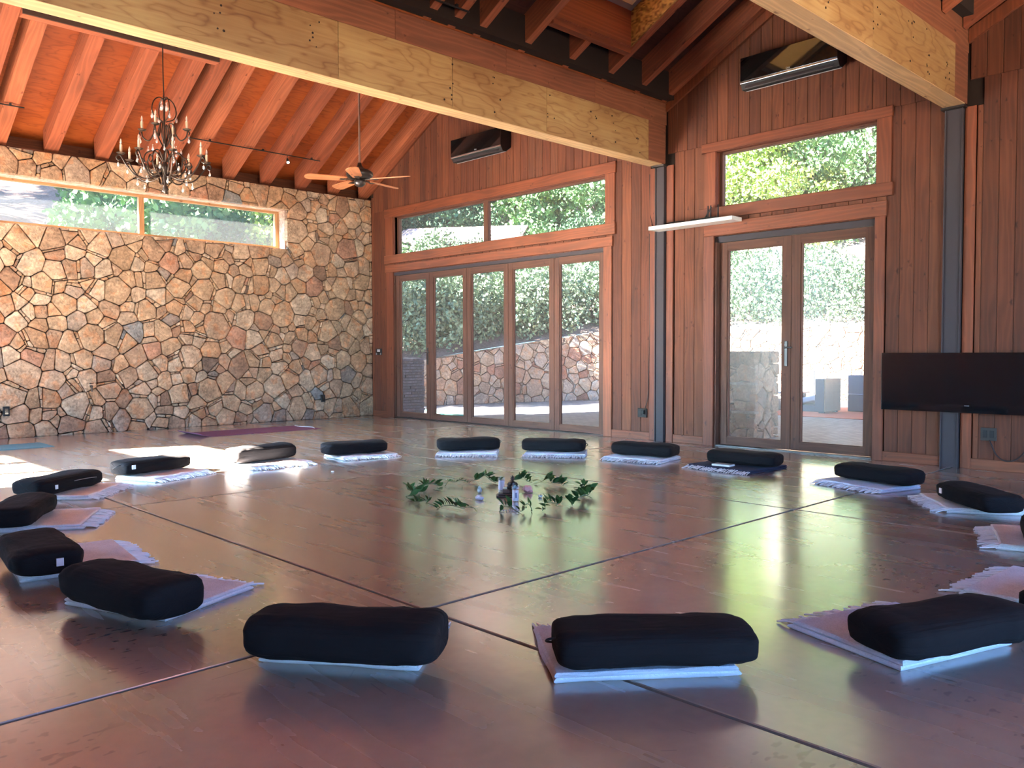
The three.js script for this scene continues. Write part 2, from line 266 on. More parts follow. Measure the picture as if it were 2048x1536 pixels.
function buildStones(parent, cells, depth, place, seed, mats = null, most = 290) {
  const r = rng(seed), rest = new Map();
  cells.forEach((c, i) => {
    const g = stoneGeometry(c, depth, place, r), m = mats ? pick(mats, r) : pickStone(r);
    if (i < most) part('stone', g, m, parent); else (rest.get(m) ?? rest.set(m, []).get(m)).push(g);
  });
  const geos = [], ms = []; for (const [m, l] of rest) { geos.push(merge(l)); ms.push(m); }
  if (geos.length) { const g = mergeGeometries(geos, true); const o = part('chink_stones', g, ms, parent, 'small stones wedged between the large ones'); o.userData.kind = 'stuff'; }
}

// ---------------------------------------------------------------- floor: saw-cut slabs of polished stained concrete
const ZB = 10.2, XR = 15.3;
{
  const floor = structure('floor');
  const mats = [[0.44, 0.335, 0.25], [0.425, 0.325, 0.24], [0.455, 0.345, 0.26]].map((c) => new THREE.MeshPhysicalMaterial({ color: lin(...c), side: THREE.DoubleSide, ior: 1.8, clearcoat: 0.9, clearcoatRoughness: 0.18, map: floorTex, roughness: 1, roughnessMap: floorRough, bumpMap: floorBump, bumpScale: 0.0002 }));
  part('joint_bed', box(-0.3, -0.3, -0.14, XR + 0.1, -0.012, ZB + 0.1), std([0.05, 0.03, 0.02], { roughness: 0.9 }), floor);
  const xs = [0, 2.69, 5.972, 9.279, 12.56, XR], zs = [-0.02, 3.015, 6.157, 9.28, ZB + 0.05], g = 0.0095, r = rng(9);
  for (let i = 0; i < xs.length - 1; i++) for (let j = 0; j < zs.length - 1; j++) {
    const x0 = xs[i] + (i ? g : 0), x1 = xs[i + 1] - g, z0 = zs[j] + (j ? g : 0), z1 = zs[j + 1] - g;
    part('slab', prism([[x0, -z1], [x1, -z1], [x1, -z0], [x0, -z0]], -0.02, 0, (a, b, d) => [a, d, -b], 0.003, r() * 3, r() * 3), pick(mats, r), floor);
  }
}

// ---------------------------------------------------------------- roof lines (rafter undersides rise 0.54 per metre)
const PITCH = 0.54;
const GABLES = [{ xa: 0, xr: 3.0, xb: 6.0, y0: 3.74, D: 0.29 }, { xa: 6.08, xr: 7.625, xb: 9.17, y0: 3.98, D: 0.27 }, { xa: 9.36, xr: 12.33, xb: XR, y0: 3.91, D: 0.27 }];
const gableOf = (x) => GABLES.find((g) => x <= g.xb + 0.05) ?? GABLES[2];
const rakeY = (x) => { const g = gableOf(x); return g.y0 + PITCH * Math.min(x - g.xa, g.xb - x); };

// ---------------------------------------------------------------- the gable wall with the doors (z = 0), boards and openings
const HOLES = [[0.632, 0, 5.12, 2.395], [0.645, 2.68, 5.148, 3.306], [6.734, 0, 8.535, 2.37], [6.75, 2.69, 8.545, 3.314]];
function gableCore(holes, depth) {
  const s = new THREE.Shape();
  s.moveTo(-0.35, -0.15); s.lineTo(XR + 0.12, -0.15); s.lineTo(XR + 0.12, 4.0);
  for (const g of [...GABLES].reverse()) { s.lineTo(g.xb, g.y0 + g.D); s.lineTo(g.xr, g.y0 + g.D + PITCH * (g.xr - g.xa)); s.lineTo(g.xa, g.y0 + g.D); }
  s.lineTo(-0.35, 3.8);
  for (const [x0, y0, x1, y1] of holes) { const h = new THREE.Path(); h.moveTo(x0, y0); h.lineTo(x0, y1); h.lineTo(x1, y1); h.lineTo(x1, y0); s.holes.push(h); }
  return new THREE.ExtrudeGeometry(s, { depth, bevelEnabled: false });
}
const wallBack = structure('wall_back');
part('wall_core', gableCore(HOLES, 0.118).translate(0, 0, -0.14), darkCore, wallBack);
part('exterior_cladding', gableCore(HOLES, 0.02).translate(0, 0, -0.162), std([0.16, 0.08, 0.045], { roughness: 0.8 }), wallBack);
{
  const r = rng(21), place = (a, b, d) => [a, b, d];
  // one board, cut under the rake
  const board = (x0, x1, y0, y1, z = 0) => {
    const a = x0 + 0.0015, b = x1 - 0.0015, top = (x) => (y1 ?? rakeY(x) + 0.16);
    const poly = [[a, y0], [b, y0], [b, top(b)]]; const g = gableOf((a + b) / 2); if (y1 === undefined && a < g.xr && b > g.xr) poly.push([g.xr, top(g.xr)]); poly.push([a, top(a)]);
    part('board', prism(poly, z - 0.021, z, place, 0.0035, r() * 9, r() * 9), pick(BOARD, r), wallBack);
  };
  const run = (x0, x1, w, y0, y1) => { const n = Math.max(1, Math.round((x1 - x0) / w)); for (let i = 0; i < n; i++) board(lerp(x0, x1, i / n), lerp(x0, x1, (i + 1) / n), y0, y1); };
  run(0.06, 0.449, 0.19, 0.09, 3.44); board(0.0, 0.06, 0, 3.7);
  run(0.06, 5.32, 0.142, 3.44);                                  // above the clerestory
  board(0.449, 0.64, 2.39, 3.44); board(5.148, 5.256, 2.39, 3.44);
  run(5.256, 5.847, 0.145, 0.09, 3.44); run(5.32, 5.9, 0.145, 3.44);
  run(0.64, 5.148, 0.145, 2.39, 2.69);                            // behind the trims
  run(6.19, 6.6, 0.137, 0.09, 3.4); board(6.6, 6.74, 2.36, 3.4);
  run(6.09, 9.16, 0.135, 3.4);
  run(6.74, 8.545, 0.14, 2.365, 2.69);
  run(8.545, 8.64, 0.1, 2.36, 3.4);
  run(8.64, 9.165, 0.131, 0.09, 3.4);
  board(9.432, 9.482, 0.09, 3.26); run(9.482, 15.3, 0.131, 0.09, 3.5); run(9.37, 15.28, 0.132, 3.5);
}
const trims = structure('trim_1');
{
  const r = rng(22), place = (a, b, d) => [a, b, d];
  const vert = (n, x0, x1, y0, y1, z = 0.022) => part(n, prism([[x0, y0], [x1, y0], [x1, y1], [x0, y1]], 0.0, z, place, 0.003, r() * 9, r() * 9), pick(TRIM, r), trims);
  const horiz = (n, x0, x1, y0, y1, z = 0.024) => part(n, prism([[y0, -x1], [y1, -x1], [y1, -x0], [y0, -x0]], 0.0, z, (a, b, d) => [-b, a, d], 0.003, r() * 9, r() * 9), pick(TRIM, r), trims);
  horiz('head_casing', 0.41, 5.322, 3.306, 3.445, 0.03); horiz('sill_casing', 0.41, 5.318, 2.545, 2.682, 0.036); horiz('header_board', 0.43, 5.272, 2.4, 2.52, 0.03);
  vert('side_casing', 0.43, 0.632, 2.682, 3.306); vert('side_casing', 5.15, 5.303, 2.682, 3.306);
  vert('door_casing', 0.449, 0.632, 0, 2.4); vert('door_casing', 5.122, 5.256, 0, 2.4);
  horiz('head_casing', 6.57, 8.697, 3.314, 3.415, 0.03); horiz('sill_casing', 6.55, 8.707, 2.56, 2.688, 0.036); horiz('header_board', 6.605, 8.65, 2.372, 2.518, 0.03);
  vert('side_casing', 6.605, 6.748, 2.688, 3.314); vert('side_casing', 8.548, 8.685, 2.688, 3.314);
  vert('door_casing', 6.6, 6.732, 0, 2.372); vert('door_casing', 8.538, 8.635, 0, 2.372);
  vert('column_casing', 5.847, 5.94, 0, 3.26); vert('column_casing', 6.083, 6.18, 0, 3.26); vert('column_casing', 9.338, 9.428, 0, 3.26);
  for (const [a, b] of [[0.06, 0.449], [5.256, 5.847], [6.186, 6.6], [8.635, 9.165], [9.428, 15.3]]) horiz('base_board', a, b, 0, 0.093, 0.02);
  // rake boards under the rafters
  for (const g of GABLES) for (const [xs, xe] of [[g.xa, g.xr], [g.xb, g.xr]]) { const y = (x) => g.y0 + PITCH * Math.abs(x - xs) - (g === GABLES[0] ? 0 : 0.09); part('rake_board', prism([[xs, y(xs)], [xe, y(xe)], [xe, y(xe) + 0.12], [xs, y(xs) + 0.12]], 0.0, 0.035, (a, b, d) => [a, b, d], 0.003, r() * 9, r() * 9), pick(TRIM, r), trims); }
}

// ---------------------------------------------------------------- stone wall on the left (x = 0), 0.35 m thick, with a long window
const WINZ = [1.6, 8.1], WINY = [2.713, 3.314], WALLTOP = 3.66;
{
  const wall = structure('wall_left');
  const core = [[-0.35, 0, -0.14, -0.05, WINY[0] - 0.05, ZB + 0.12], [-0.35, WINY[1] + 0.05, -0.14, -0.05, WALLTOP - 0.02, ZB + 0.12], [-0.35, WINY[0] - 0.05, -0.14, -0.05, WINY[1] + 0.05, WINZ[0] - 0.05], [-0.35, WINY[0] - 0.05, WINZ[1] + 0.05, -0.05, WINY[1] + 0.05, ZB + 0.12]].map((b) => box(...b));
  part('mortar', merge(core), mortar, wall);
  const cells = stoneCells(ZB, WALLTOP, () => WALLTOP, [[WINZ[0], WINY[0], WINZ[1], WINY[1]]], 31, [[0.165, 110], [0.132, 500], [0.105, 1300], [0.082, 1800], [0.058, 1300]], 0.009);
  // the stones nearest the gable wall are in view, those past z = 6.4 are not: largest in view first
  const seen = cells.filter((c) => c.x < 6.3), unseen = cells.filter((c) => c.x >= 6.3);
  buildStones(wall, [...seen, ...unseen], 0.045, (s, y, d) => [d - 0.05, y, s], 32);
  // reveals of the window opening
  const rv = std([0.72, 0.52, 0.4], { map: stoneTex, bumpMap: stoneBump, bumpScale: 0.01, roughness: 0.9 });
  part('window_reveal', merge([box(-0.345, WINY[0] - 0.05, WINZ[0], -0.052, WINY[0], WINZ[1], 'z'), box(-0.345, WINY[1], WINZ[0], -0.052, WINY[1] + 0.05, WINZ[1], 'z'), box(-0.345, WINY[0], WINZ[0] - 0.05, -0.052, WINY[1], WINZ[0], 'y'), box(-0.345, WINY[0], WINZ[1], -0.052, WINY[1], WINZ[1] + 0.05, 'y')]), rv, wall);
  const r = rng(33);
  part('wall_plate', box(-0.34, WALLTOP - 0.02, -0.1, -0.02, WALLTOP + 0.012, ZB, 'z'), pick(BOARD, r), wall);
  part('eave_blocking', box(-0.36, WALLTOP, -0.1, -0.31, 3.9, ZB, 'z'), pick(BOARD, r), wall);

  const w1 = structure('window_1'), fz = -0.27, f = 0.05, fm = wood([0.52, 0.27, 0.12]);
  for (const [a, b, c, d] of [[WINZ[0], WINZ[1], WINY[0], WINY[0] + f], [WINZ[0], WINZ[1], WINY[1] - 0.035, WINY[1]]]) part('rail', box(fz - 0.03, c, a, fz + 0.03, d, b, 'z'), fm, w1);
  for (const z of [WINZ[0] + 0.03, 3.73, 5.9, WINZ[1] - 0.03]) part('mullion', box(fz - 0.03, WINY[0] + f, z - 0.035, fz + 0.035, WINY[1] - 0.035, z + 0.035, 'y'), fm, w1);
  const zs = [WINZ[0], 3.73, 5.9, WINZ[1]];
  for (let i = 0; i < 3; i++) { const g = new THREE.PlaneGeometry(zs[i + 1] - zs[i] - 0.06, WINY[1] - WINY[0] - 0.07); g.rotateY(Math.PI / 2); g.translate(fz, (WINY[0] + WINY[1]) / 2, (zs[i] + zs[i + 1]) / 2); part('pane', g, tintedGlass, w1); }
}

// ---------------------------------------------------------------- clerestory windows and glazed doors in the gable wall
function clerestory(name, x0, x1, y0, y1, mullions, z) {
  const w = structure(name), f = 0.035;
  part('rail', box(x0, y0, z - 0.03, x1, y0 + f * 0.6, z + 0.03, 'x'), FRAME, w); part('rail', box(x0, y1 - f * 0.7, z - 0.03, x1, y1, z + 0.03, 'x'), FRAME, w);
  const xs = [x0, ...mullions, x1];
  xs.forEach((x, i) => part(i && i < xs.length - 1 ? 'mullion' : 'stile', box(i === 0 ? x : x - 0.045 * (i === xs.length - 1 ? 0.8 : 1), y0, z - 0.03, i === xs.length - 1 ? x : x + 0.045 * (i ? 1 : 0.8), y1, z + 0.035, 'y'), FRAME, w));
  for (let i = 0; i < xs.length - 1; i++) { const g = new THREE.PlaneGeometry(xs[i + 1] - xs[i] - 0.06, y1 - y0 - 0.04); g.translate((xs[i] + xs[i + 1]) / 2, (y0 + y1) / 2, z); part('pane', g, tintedGlass, w); }
  const lining = [box(x0 - 0.012, y0 - 0.012, -0.15, x0, y1 + 0.012, 0.0, 'y'), box(x1, y0 - 0.012, -0.15, x1 + 0.012, y1 + 0.012, 0.0, 'y'), box(x0, y0 - 0.012, -0.15, x1, y0, 0.0, 'x'), box(x0, y1, -0.15, x1, y1 + 0.012, 0.0, 'x')];
  part('lining', merge(lining), TRIM[1], w);
}
clerestory('window_2', 0.645, 5.148, 2.684, 3.302, [2.82], -0.1);
clerestory('window_3', 6.752, 8.543, 2.692, 3.31, [], -0.1);
function leafPanel(parent, x0, x1, y0, y1, z, stile, top, bottom, glass = tintedGlass) {
  const p = new THREE.Group(); const n = parent.children.filter((c) => c.name.startsWith('door_leaf')).length; p.name = n ? 'door_leaf_' + String(n).padStart(3, '0') : 'door_leaf'; parent.add(p);
  const t = 0.028;
  part('stile', box(x0, y0, z - t, x0 + stile, y1, z + t, 'y', x0, 0, 0.004), FRAME, p); part('stile', box(x1 - stile, y0, z - t, x1, y1, z + t, 'y', x1 * 3, 0, 0.004), FRAME, p);
  part('rail', box(x0 + stile - 0.002, y0, z - t + 0.002, x1 - stile + 0.002, y0 + bottom, z + t - 0.002, 'x', 0.3, x0), FRAME, p); part('rail', box(x0 + stile - 0.002, y1 - top, z - t + 0.002, x1 - stile + 0.002, y1, z + t - 0.002, 'x', 0.1, x0), FRAME, p);
  const g = new THREE.PlaneGeometry(x1 - x0 - 2 * stile + 0.01, y1 - y0 - top - bottom + 0.01); g.translate((x0 + x1) / 2, (y0 + bottom + y1 - top) / 2, z - 0.005); part('pane', g, glass, p);
  const b = 0.012, gx0 = x0 + stile, gx1 = x1 - stile, gy0 = y0 + bottom, gy1 = y1 - top;
  part('glazing_bead', merge([box(gx0, gy0, z - 0.02, gx0 + b, gy1, z + 0.018), box(gx1 - b, gy0, z - 0.02, gx1, gy1, z + 0.018), box(gx0 + b, gy0, z - 0.02, gx1 - b, gy0 + b, z + 0.018, 'x'), box(gx0 + b, gy1 - b, z - 0.02, gx1 - b, gy1, z + 0.018, 'x')]), FRAME, p);
  return p;
}
function doorHandle(parent, x, y, z) {
  part('handle', merge([box(x - 0.018, y - 0.17, z, x + 0.018, y + 0.1, z + 0.012, 'y', 0, 0, 0.004), cyl(V(x, y + 0.03, z + 0.01), V(x, y + 0.03, z + 0.05), 0.009), cyl(V(x, y + 0.03, z + 0.05), V(x + 0.09, y + 0.03, z + 0.05), 0.008)]), bronze, parent);
}
{
  const d = structure('door_1'), z = -0.06, X = [0.648, 1.53, 2.427, 3.325, 4.222, 5.104];
  part('track', box(0.634, 2.345, -0.11, 5.118, 2.392, -0.004, 'x'), steelBrown, d); part('jamb', box(0.633, 0, -0.13, 0.648, 2.345, -0.004), FRAME, d); part('jamb', box(5.104, 0, -0.13, 5.119, 2.345, -0.004), FRAME, d);
  part('threshold', box(0.64, 0.001, -0.13, 5.112, 0.012, 0.0, 'x'), bronze, d);
  for (let i = 0; i < 5; i++) { const p = leafPanel(d, X[i] + 0.003, X[i + 1] - 0.003, 0.016, 2.338, z, 0.088, 0.082, 0.075); if (i === 0) doorHandle(p, X[1] - 0.05, 1.05, z + 0.028); }
}
{
  const d = structure('door_2'), z = -0.1;
  part('track', box(6.738, 2.3, -0.14, 8.531, 2.366, -0.04, 'x'), steelBrown, d); part('jamb', box(6.735, 0, -0.14, 6.752, 2.3, -0.004), FRAME, d); part('jamb', box(8.517, 0, -0.14, 8.534, 2.3, -0.004), FRAME, d);
  part('threshold', box(6.74, 0.001, -0.14, 8.53, 0.012, -0.01, 'x'), bronze, d);
  leafPanel(d, 6.754, 7.625, 0.016, 2.296, z, 0.1, 0.085, 0.085); const b = leafPanel(d, 7.631, 8.515, 0.016, 2.296, z, 0.1, 0.085, 0.085);
  doorHandle(b.parent.children.find((c) => c.name === 'door_leaf'), 7.575, 1.08, z + 0.028);
}

// ---------------------------------------------------------------- the walls outside the picture: the facing gable wall lets the low sun in
{
  const w = structure('wall_front'), holes = [[0.632, 0, 3.325, 2.345], [0.645, 2.725, 3.17, 3.22]];
  part('wall_core', gableCore(holes, 0.12).translate(0, 0, ZB), BOARD[1], w);
  const d = structure('door_3'), X = [0.648, 1.53, 2.427, 3.31];
  for (const i of [0, 1]) leafPanel(d, X[i] + 0.003, X[i + 1] - 0.003, 0.016, 2.34, ZB + 0.06, 0.06, 0.082, 0.075, paleGlass);
  for (const x of [0.633, 3.31]) part('jamb', box(x, 0, ZB + 0.01, x + 0.014, 2.34, ZB + 0.11), FRAME, d);
  const r = structure('wall_right');
  const hz = [2.4, 9.4], hy = 2.8;
  part('wall_core', merge([box(XR, -0.1, -0.14, XR + 0.12, 4.1, hz[0]), box(XR, hy, hz[0], XR + 0.12, 4.1, hz[1]), box(XR, -0.1, hz[1], XR + 0.12, 4.1, ZB + 0.12)]), BOARD[3], r);
  const d4 = structure('door_4');
  for (let i = 0; i < 7; i++) { const z = lerp(hz[0], hz[1], i / 7); part('stile', box(XR + 0.03, 0.0, z - 0.05, XR + 0.08, hy, z + 0.05), FRAME, d4); const g = new THREE.PlaneGeometry(hz[1] / 7, hy).rotateY(Math.PI / 2); }
}

// ---------------------------------------------------------------- roof: plywood ceiling, rafters, headers, skylight
const SKYHOLE = { x0: 6.5, x1: 7.42, z0: 1.235, z1: 2.4 }, SKYHOLE2 = { x0: 10.4, x1: 11.5, z0: 5.2, z1: 6.7 };
{
  const ceiling = structure('ceiling'), r = rng(41);
  GABLES.forEach((g, gi) => {
    for (const side of [-1, 1]) {
      const xs = side < 0 ? g.xa : g.xb, xe = g.xr, dir = Math.sign(xe - xs), run = Math.abs(xe - xs), from = gi === 0 && side < 0 ? -0.62 : -0.1;
      const at = (t, h) => [xs + dir * t, g.y0 + g.D + PITCH * t + h];
      const slab = (t0, t1, z0, z1, h0, h1) => { const [ax, ay] = at(t0, 0), [bx, by] = at(t1, 0); const gg = new THREE.BufferGeometry(); const P = [[ax, ay + h0, z0], [bx, by + h0, z0], [bx, by + h0, z1], [ax, ay + h0, z1], [ax, ay + h1, z0], [bx, by + h1, z0], [bx, by + h1, z1], [ax, ay + h1, z1]]; const pos = [], uv = [], du = r() * 4, dv = r() * 4; for (const q of [[0, 1, 2, 3], [7, 6, 5, 4], [0, 4, 5, 1], [1, 5, 6, 2], [2, 6, 7, 3], [3, 7, 4, 0]]) for (const k of [q[0], q[1], q[2], q[0], q[2], q[3]]) { pos.push(...P[k]); uv.push(P[k][0] * 1.13 + du, P[k][2] + dv); } gg.setAttribute('position', new THREE.Float32BufferAttribute(pos, 3)); gg.setAttribute('uv', new THREE.Float32BufferAttribute(uv, 2)); gg.computeVertexNormals(); return gg; };
      const hole = side > 0 || !gi ? null : gi === 1 ? [SKYHOLE.x0 - xs, SKYHOLE.x1 - xs, SKYHOLE.z0, SKYHOLE.z1] : [SKYHOLE2.x0 - xs, SKYHOLE2.x1 - xs, SKYHOLE2.z0, SKYHOLE2.z1];
      // plywood sheets, 1.08 m of run by 2.44 m
      const ts = []; for (let t = from; t < run - 0.05; t += 1.085) ts.push(t); ts.push(run);
      const roofs = hole ? [[from, hole[0], -0.14, ZB + 0.2], [hole[1], run, -0.14, ZB + 0.2], [hole[0], hole[1], -0.14, hole[2]], [hole[0], hole[1], hole[3], ZB + 0.2]] : null;
      if (roofs) for (const [a, b, c, d] of roofs) part('ceiling_sheet', slab(a, b, c, d, 0, 0.016), SHADEPLY[0], ceiling);
      else for (let k = 0; k < ts.length - 1; k++) { const off = (k % 2) * 1.22 + 0.55; let z = -0.14; for (const e of [off, off + 2.44, off + 4.88, off + 7.32, ZB + 0.2].filter((q) => q <= ZB + 0.2)) { if (e - z > 0.1) part('ceiling_sheet', slab(ts[k] + 0.002, ts[k + 1] - 0.002, z + 0.002, e - 0.002, 0, 0.016), pick(gi ? SHADEPLY : CEILPLY, r), ceiling); z = e; } }
      for (const [a, b, c, d] of roofs ?? [[from, run, -0.3, ZB + 0.3]]) part('roofing', slab(a, b, c, d, 0.016, 0.07), darkCore, ceiling);
    }
    part('ridge_board', box(g.xr - 0.03, g.y0 + PITCH * (g.xr - g.xa) - 0.06, 0, g.xr + 0.03, g.y0 + g.D + PITCH * (g.xr - g.xa) - 0.02, ZB, 'z'), pick(RAFTER, r), ceiling);
  });
  part('roofing', merge([box(5.9, 4.0, -0.3, 6.2, 4.3, ZB + 0.3), box(9.1, 4.0, -0.3, 9.45, 4.3, ZB + 0.3), box(XR - 0.02, 4.0, -0.3, XR + 0.3, 4.12, ZB + 0.3)]), darkCore, ceiling);
  const rafter = (g, x0, x1, z, w, up = true) => { // along x, under the sheet
    const y = (x) => g.y0 + PITCH * Math.min(x - g.xa, g.xb - x), h = g.D - 0.001, m = pick(RAFTER, r), du = r() * 9, dv = r() * 9, len = Math.hypot(1, PITCH);
    const P = (a, b, d) => [a / len, b, d];
    const gg = prism([[x0 * len, y(x0)], [x1 * len, y(x1)], [x1 * len, y(x1) + h], [x0 * len, y(x0) + h]], z - w / 2, z + w / 2, P, 0.004);
    const p = gg.attributes.position, uv = gg.attributes.uv; for (let i = 0; i < p.count; i++) uv.setXY(i, (p.getY(i) - y(p.getX(i))) + p.getZ(i) + du, p.getX(i) * len + dv);
    part('rafter', gg, m, ceiling);
  };
  const [A, B, C] = GABLES;
  for (const z of [0.1, 0.7, 1.3, 1.9, 2.5, 3.12, 3.44, 3.73, 4.3, 4.92, 5.52, 5.8, 6.4, 7, 7.6, 8.2, 8.8, 9.4, 10]) { const cut = z > 3.6 && z < 5.6; rafter(A, -0.12, cut ? 1.735 : 2.97, z, 0.165); rafter(A, 3.03, 5.95, z, 0.1); }
  rafter(A, 1.87, 2.97, 4.6, 0.16);
  part('header', box(1.735, A.y0 + PITCH * 1.735 + 0.002, 3.53, 1.86, A.y0 + PITCH * 1.86 + A.D - 0.08, 5.71, 'z', 0.2), RAFTER[0], ceiling);
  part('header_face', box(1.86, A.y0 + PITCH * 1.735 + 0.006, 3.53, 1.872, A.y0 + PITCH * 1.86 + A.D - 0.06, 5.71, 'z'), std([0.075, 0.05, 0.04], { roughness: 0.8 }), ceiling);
  for (const z of [0.1, 0.61, 1.19, 1.81, 2.445, 3.03, 3.33, 3.61, 4.21, 4.82, 5.43, 6.04, 6.65, 7.26, 7.87, 8.48, 9.09, 9.7]) { rafter(B, 6.085, z === 1.81 ? 6.42 : 7.6, z, 0.085); rafter(B, 7.65, 9.165, z, 0.085); if (z + 0.06 > SKYHOLE2.z0 && z + 0.06 < SKYHOLE2.z1) { rafter(C, 9.365, SKYHOLE2.x0, z + 0.06, 0.085); rafter(C, SKYHOLE2.x1, 12.3, z + 0.06, 0.085); } else rafter(C, 9.365, 12.3, z + 0.06, 0.085); rafter(C, 12.36, 15.29, z + 0.06, 0.085); }
  part('header', box(6.41, rakeY(6.41) + 0.01, 1.23, 6.495, rakeY(6.45) + 0.2, 2.405, 'z'), RAFTER[1], ceiling);
  part('header', box(7.42, rakeY(7.42) + 0.01, 1.23, 7.5, rakeY(7.42) + 0.22, 2.405, 'z'), RAFTER[1], ceiling);

  { const s5 = structure('added_window_5'), yh = C.y0 + PITCH * (SKYHOLE2.x0 - C.xa), yk = C.y0 + PITCH * (SKYHOLE2.x1 - C.xa); const g5 = new THREE.PlaneGeometry(1, 1), p5 = g5.attributes.position; const Q = [[SKYHOLE2.x0, yh, SKYHOLE2.z0], [SKYHOLE2.x1, yk, SKYHOLE2.z0], [SKYHOLE2.x0, yh, SKYHOLE2.z1], [SKYHOLE2.x1, yk, SKYHOLE2.z1]]; Q.forEach((q, i) => p5.setXYZ(i, q[0], q[1] + C.D + 0.12, q[2])); g5.computeVertexNormals(); part('pane', g5, clearGlass, s5);  // unseen skylight, added to bring in overhead sky light
    for (const z of [SKYHOLE2.z0 - 0.04, SKYHOLE2.z1]) part('well_lining', prism([[SKYHOLE2.x0, yh], [SKYHOLE2.x1, yk], [SKYHOLE2.x1, yk + C.D + 0.14], [SKYHOLE2.x0, yh + C.D + 0.14]], z, z + 0.04, (a, b, d) => [a, b, d]), RAFTER[1], s5); }
  // skylight: OSB-lined well, metal curb frame, woven shade below the glass
  const s = structure('window_4'), yl = (x) => B.y0 + PITCH * (x - B.xa), H = SKYHOLE, osb = std([0.46, 0.27, 0.10], { map: osbTex, roughness: 0.7 });
  const slope = (x0, x1, z0, z1, h0, h1) => { const gg = new THREE.BoxGeometry(x1 - x0, h1 - h0, z1 - z0).toNonIndexed(), p = gg.attributes.position; gg.translate((x0 + x1) / 2, 0, (z0 + z1) / 2); for (let i = 0; i < p.count; i++) p.setY(i, p.getY(i) + (h0 + h1) / 2 + yl(p.getX(i))); gg.computeVertexNormals(); return metreUV(gg, 'x'); };
  part('well_lining', merge([slope(H.x0, H.x1, H.z0 - 0.002, H.z0 + 0.012, 0.02, 0.49), slope(H.x0, H.x1, H.z1 - 0.012, H.z1 + 0.002, 0.02, 0.49)]), osb, s);
  part('well_lining', merge([slope(H.x0 - 0.004, H.x0 + 0.012, H.z0, H.z1, 0.02, 0.49), slope(H.x1 - 0.012, H.x1, H.z0, H.z1, 0.02, 0.49)]), RAFTER[1], s);
  const q = 0.055; part('frame', merge([slope(H.x0 + 0.012, H.x0 + 0.012 + q, H.z0 + 0.012, H.z1 - 0.012, 0.38, 0.47), slope(H.x1 - 0.012 - q, H.x1 - 0.012, H.z0 + 0.012, H.z1 - 0.012, 0.38, 0.47), slope(H.x0 + q, H.x1 - q, H.z0 + 0.012, H.z0 + 0.012 + q, 0.38, 0.47), slope(H.x0 + q, H.x1 - q, H.z1 - 0.012 - q, H.z1 - 0.012, 0.38, 0.47)]), std([0.42, 0.38, 0.38], { roughness: 0.35, metalness: 0.5 }), s);
  part('shade_cloth', slope(H.x0 + 0.06, H.x1 - 0.06, H.z0 + 0.06, H.z1 - 0.06, 0.44, 0.441), new THREE.MeshPhysicalMaterial({ color: lin(0.5, 0.36, 0.2), map: weaveTex, roughness: 1, transmission: 0.35, thickness: 0, side: THREE.DoubleSide }), s);
  part('pane', slope(H.x0, H.x1, H.z0, H.z1, 0.5, 0.501), clearGlass, s);
  part('curb', merge([slope(H.x0 - 0.05, H.x0, H.z0 - 0.05, H.z1 + 0.05, 0.25, 0.51), slope(H.x1, H.x1 + 0.05, H.z0 - 0.05, H.z1 + 0.05, 0.25, 0.51), slope(H.x0, H.x1, H.z0 - 0.05, H.z0 - 0.002, 0.25, 0.51), slope(H.x0, H.x1, H.z1 + 0.002, H.z1 + 0.05, 0.25, 0.51)]), darkCore, s);
}

